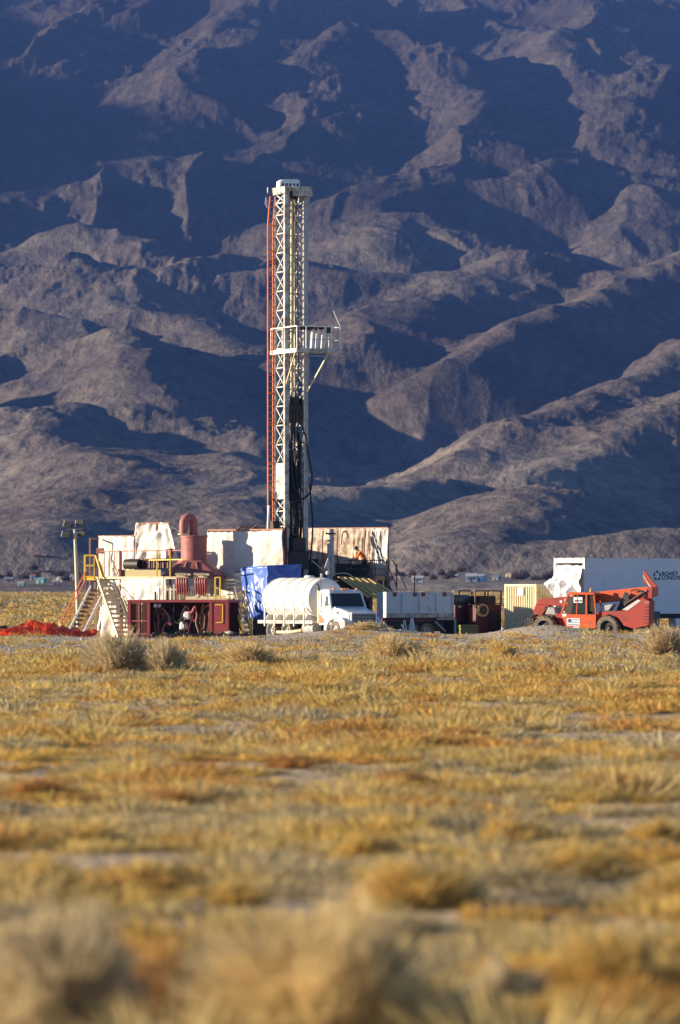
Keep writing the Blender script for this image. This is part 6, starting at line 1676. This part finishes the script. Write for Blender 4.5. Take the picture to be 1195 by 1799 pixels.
# ------------------------------------------------------------------ ground cover nobody could count
def cover(name, label, y0, y1, layers, seed, margin=1.25, pad=2.5, cat='grass'):
    """fuzzy low mounds and thin grass; layers of (per square metre, blades, height, radius, blade half width)"""
    g = np.random.default_rng(seed)
    area = (y1 ** 2 - y0 ** 2) * 0.0667 * margin + 2 * pad * (y1 - y0)
    V_, T_ = [], []
    for dens, B, h, rad, w in layers:
        N = int(area * dens)
        u = g.uniform(0, 1, N * 3)
        Y = np.sqrt(y0 ** 2 + u * (y1 ** 2 - y0 ** 2))
        Xx = g.uniform(-1, 1, N * 3) * (0.0667 * Y * margin + pad)
        patch = fbm(Xx / 2.4 + 9, Y / 4.0 + 3, 3, seed)
        keep = g.uniform(-0.4, 0.4, N * 3) < patch * 1.15 + 0.22
        keep &= g.uniform(0, 1, N * 3) < 1 - 0.93 * sstep(158, 190, Y) * (Y < 300)
        Xx, Y, patch = Xx[keep][:N], Y[keep][:N], patch[keep][:N]
        N = len(Xx)
        Zc = ground_z(Xx, Y)
        kind = 0.85 * fbm(Xx / 1.7 + 40, Y / 3.2 + 7, 3, seed + 3) + g.normal(0, 0.15, N) + 0.03
        pal = np.array([(0.40, 0.33, 0.20), (0.52, 0.42, 0.225), (0.60, 0.455, 0.18), (0.62, 0.435, 0.125), (0.58, 0.365, 0.095), (0.49, 0.265, 0.08)])
        ci = np.clip((kind + 0.5) * 6 - 0.5, 0, 4.99)
        i0 = ci.astype(int); fr = (ci - i0)[:, None]
        col = (pal[i0] * (1 - fr) + pal[i0 + 1] * fr) * g.uniform(0.8, 1.2, (N, 1))
        sz = g.gamma(4.5, 0.2, N) * (0.8 + 0.5 * (patch > 0.12)) + 0.15
        a = g.uniform(0, 2 * math.pi, (N, B)); rr = np.sqrt(g.uniform(0, 1, (N, B)))
        lob = 1 + 0.35 * np.sin(a * 3 + g.uniform(0, 6, (N, 1))) * g.uniform(0, 1, (N, 1))
        dx = np.cos(a) * rr * rad * sz[:, None] * lob; dy = np.sin(a) * rr * rad * sz[:, None] * lob
        dz = h * sz[:, None] * np.sqrt(np.clip(1.08 - rr ** 2, 0.04, 1)) * g.uniform(0.55, 1.0, (N, B))
        q = g.uniform(0.15, 0.75, (N, B))
        th_ = g.uniform(0, math.pi, (N, B))
        ww = w * g.uniform(0.6, 1.5, (N, B))
        jx, jy = g.normal(0, 0.12 * rad, (N, B)), g.normal(0, 0.12 * rad, (N, B))
        fx_, fy_, fz_ = Xx[:, None] + dx * (0.5 + 0.5 * q), Y[:, None] + dy * (0.5 + 0.5 * q), Zc[:, None] + dz * q * 0.85 - 0.012
        p0 = np.stack([fx_ - np.cos(th_) * ww, fy_ - np.sin(th_) * ww, fz_], -1)
        p1 = np.stack([fx_ + np.cos(th_) * ww, fy_ + np.sin(th_) * ww, fz_], -1)
        p2 = np.stack([Xx[:, None] + dx * 1.1 + jx, Y[:, None] + dy * 1.1 + jy, Zc[:, None] + dz], -1)
        V_.append(np.stack([p0, p1, p2], 2).reshape(-1, 3))
        T_.append(np.repeat(np.repeat(col, B, 0) * g.uniform(0.75, 1.25, (N * B, 1)), 3, 0))
    v = np.concatenate(V_); tone = np.concatenate(T_)
    o = np_mesh(name, v, np.arange(len(v)).reshape(-1, 3), M_leaf, tone=np.clip(tone, 0.01, 0.8))
    return tag(o, label, cat, kind='stuff')
cover('dry_grass', 'dry golden brown grass and low forbs over the near field', 24, 75, [(2.8, 170, 0.135, 0.29, 0.010), (15, 12, 0.055, 0.15, 0.008)], 501)
cover('dry_grass', 'dry golden brown grass and low forbs over the middle field', 75, 140, [(2.2, 70, 0.15, 0.34, 0.02), (9, 8, 0.07, 0.2, 0.016)], 502)
cover('dry_grass', 'dry golden brown grass and low forbs up to the gravel bank', 140, 256, [(1.5, 54, 0.17, 0.40, 0.024), (5.5, 7, 0.08, 0.26, 0.02)], 503, pad=4)
cover('dry_grass', 'pale straw grass on the plain beyond the drill pad', 316, 560, [(0.20, 14, 0.30, 0.8, 0.09)], 504, margin=1.1)
cover('dry_grass', 'grey olive scrub on the plain before the far town', 560, 1400, [(0.035, 12, 0.5, 1.4, 0.18)], 505, margin=1.1)
# stones on the bank
g = np.random.default_rng(77)
N = 24000
gx_ = g.uniform(-19, 19, N); gy_ = g.uniform(176, 266, N)
q = g.gamma(2.0, 0.011, N) + 0.008
dirs = np.array([(1, 0, 0), (-0.6, 0.8, 0), (-0.5, -0.9, 0), (0.1, 0.0, 1.0), (0.2, 0.7, 0.5)])
vs_ = (dirs[None] * q[:, None, None] * g.uniform(0.7, 1.3, (N, 5, 1)))
ang = g.uniform(0, 6.28, N)
c_, s_ = np.cos(ang)[:, None], np.sin(ang)[:, None]
vx = vs_[..., 0] * c_ - vs_[..., 1] * s_; vy = vs_[..., 0] * s_ + vs_[..., 1] * c_
gzv = ground_z(gx_, gy_)
v = np.stack([vx + gx_[:, None], vy + gy_[:, None], vs_[..., 2] + gzv[:, None] - 0.005], -1).reshape(-1, 3)
tri = np.array([(0, 4, 3), (4, 1, 3), (1, 2, 3), (2, 0, 3)])
f = (np.arange(N)[:, None, None] * 5 + tri[None]).reshape(-1, 3)
tn = np.repeat(np.array([[0.50, 0.42, 0.32]]) * g.uniform(0.5, 1.4, (N, 1)), 5, 0)
o = np_mesh('gravel', v, f, attr_mat('gravel_stone', 0.95, 0.2, 30), tone=tn)
tag(o, 'loose grey gravel strewn over the low bank', 'gravel', kind='stuff')
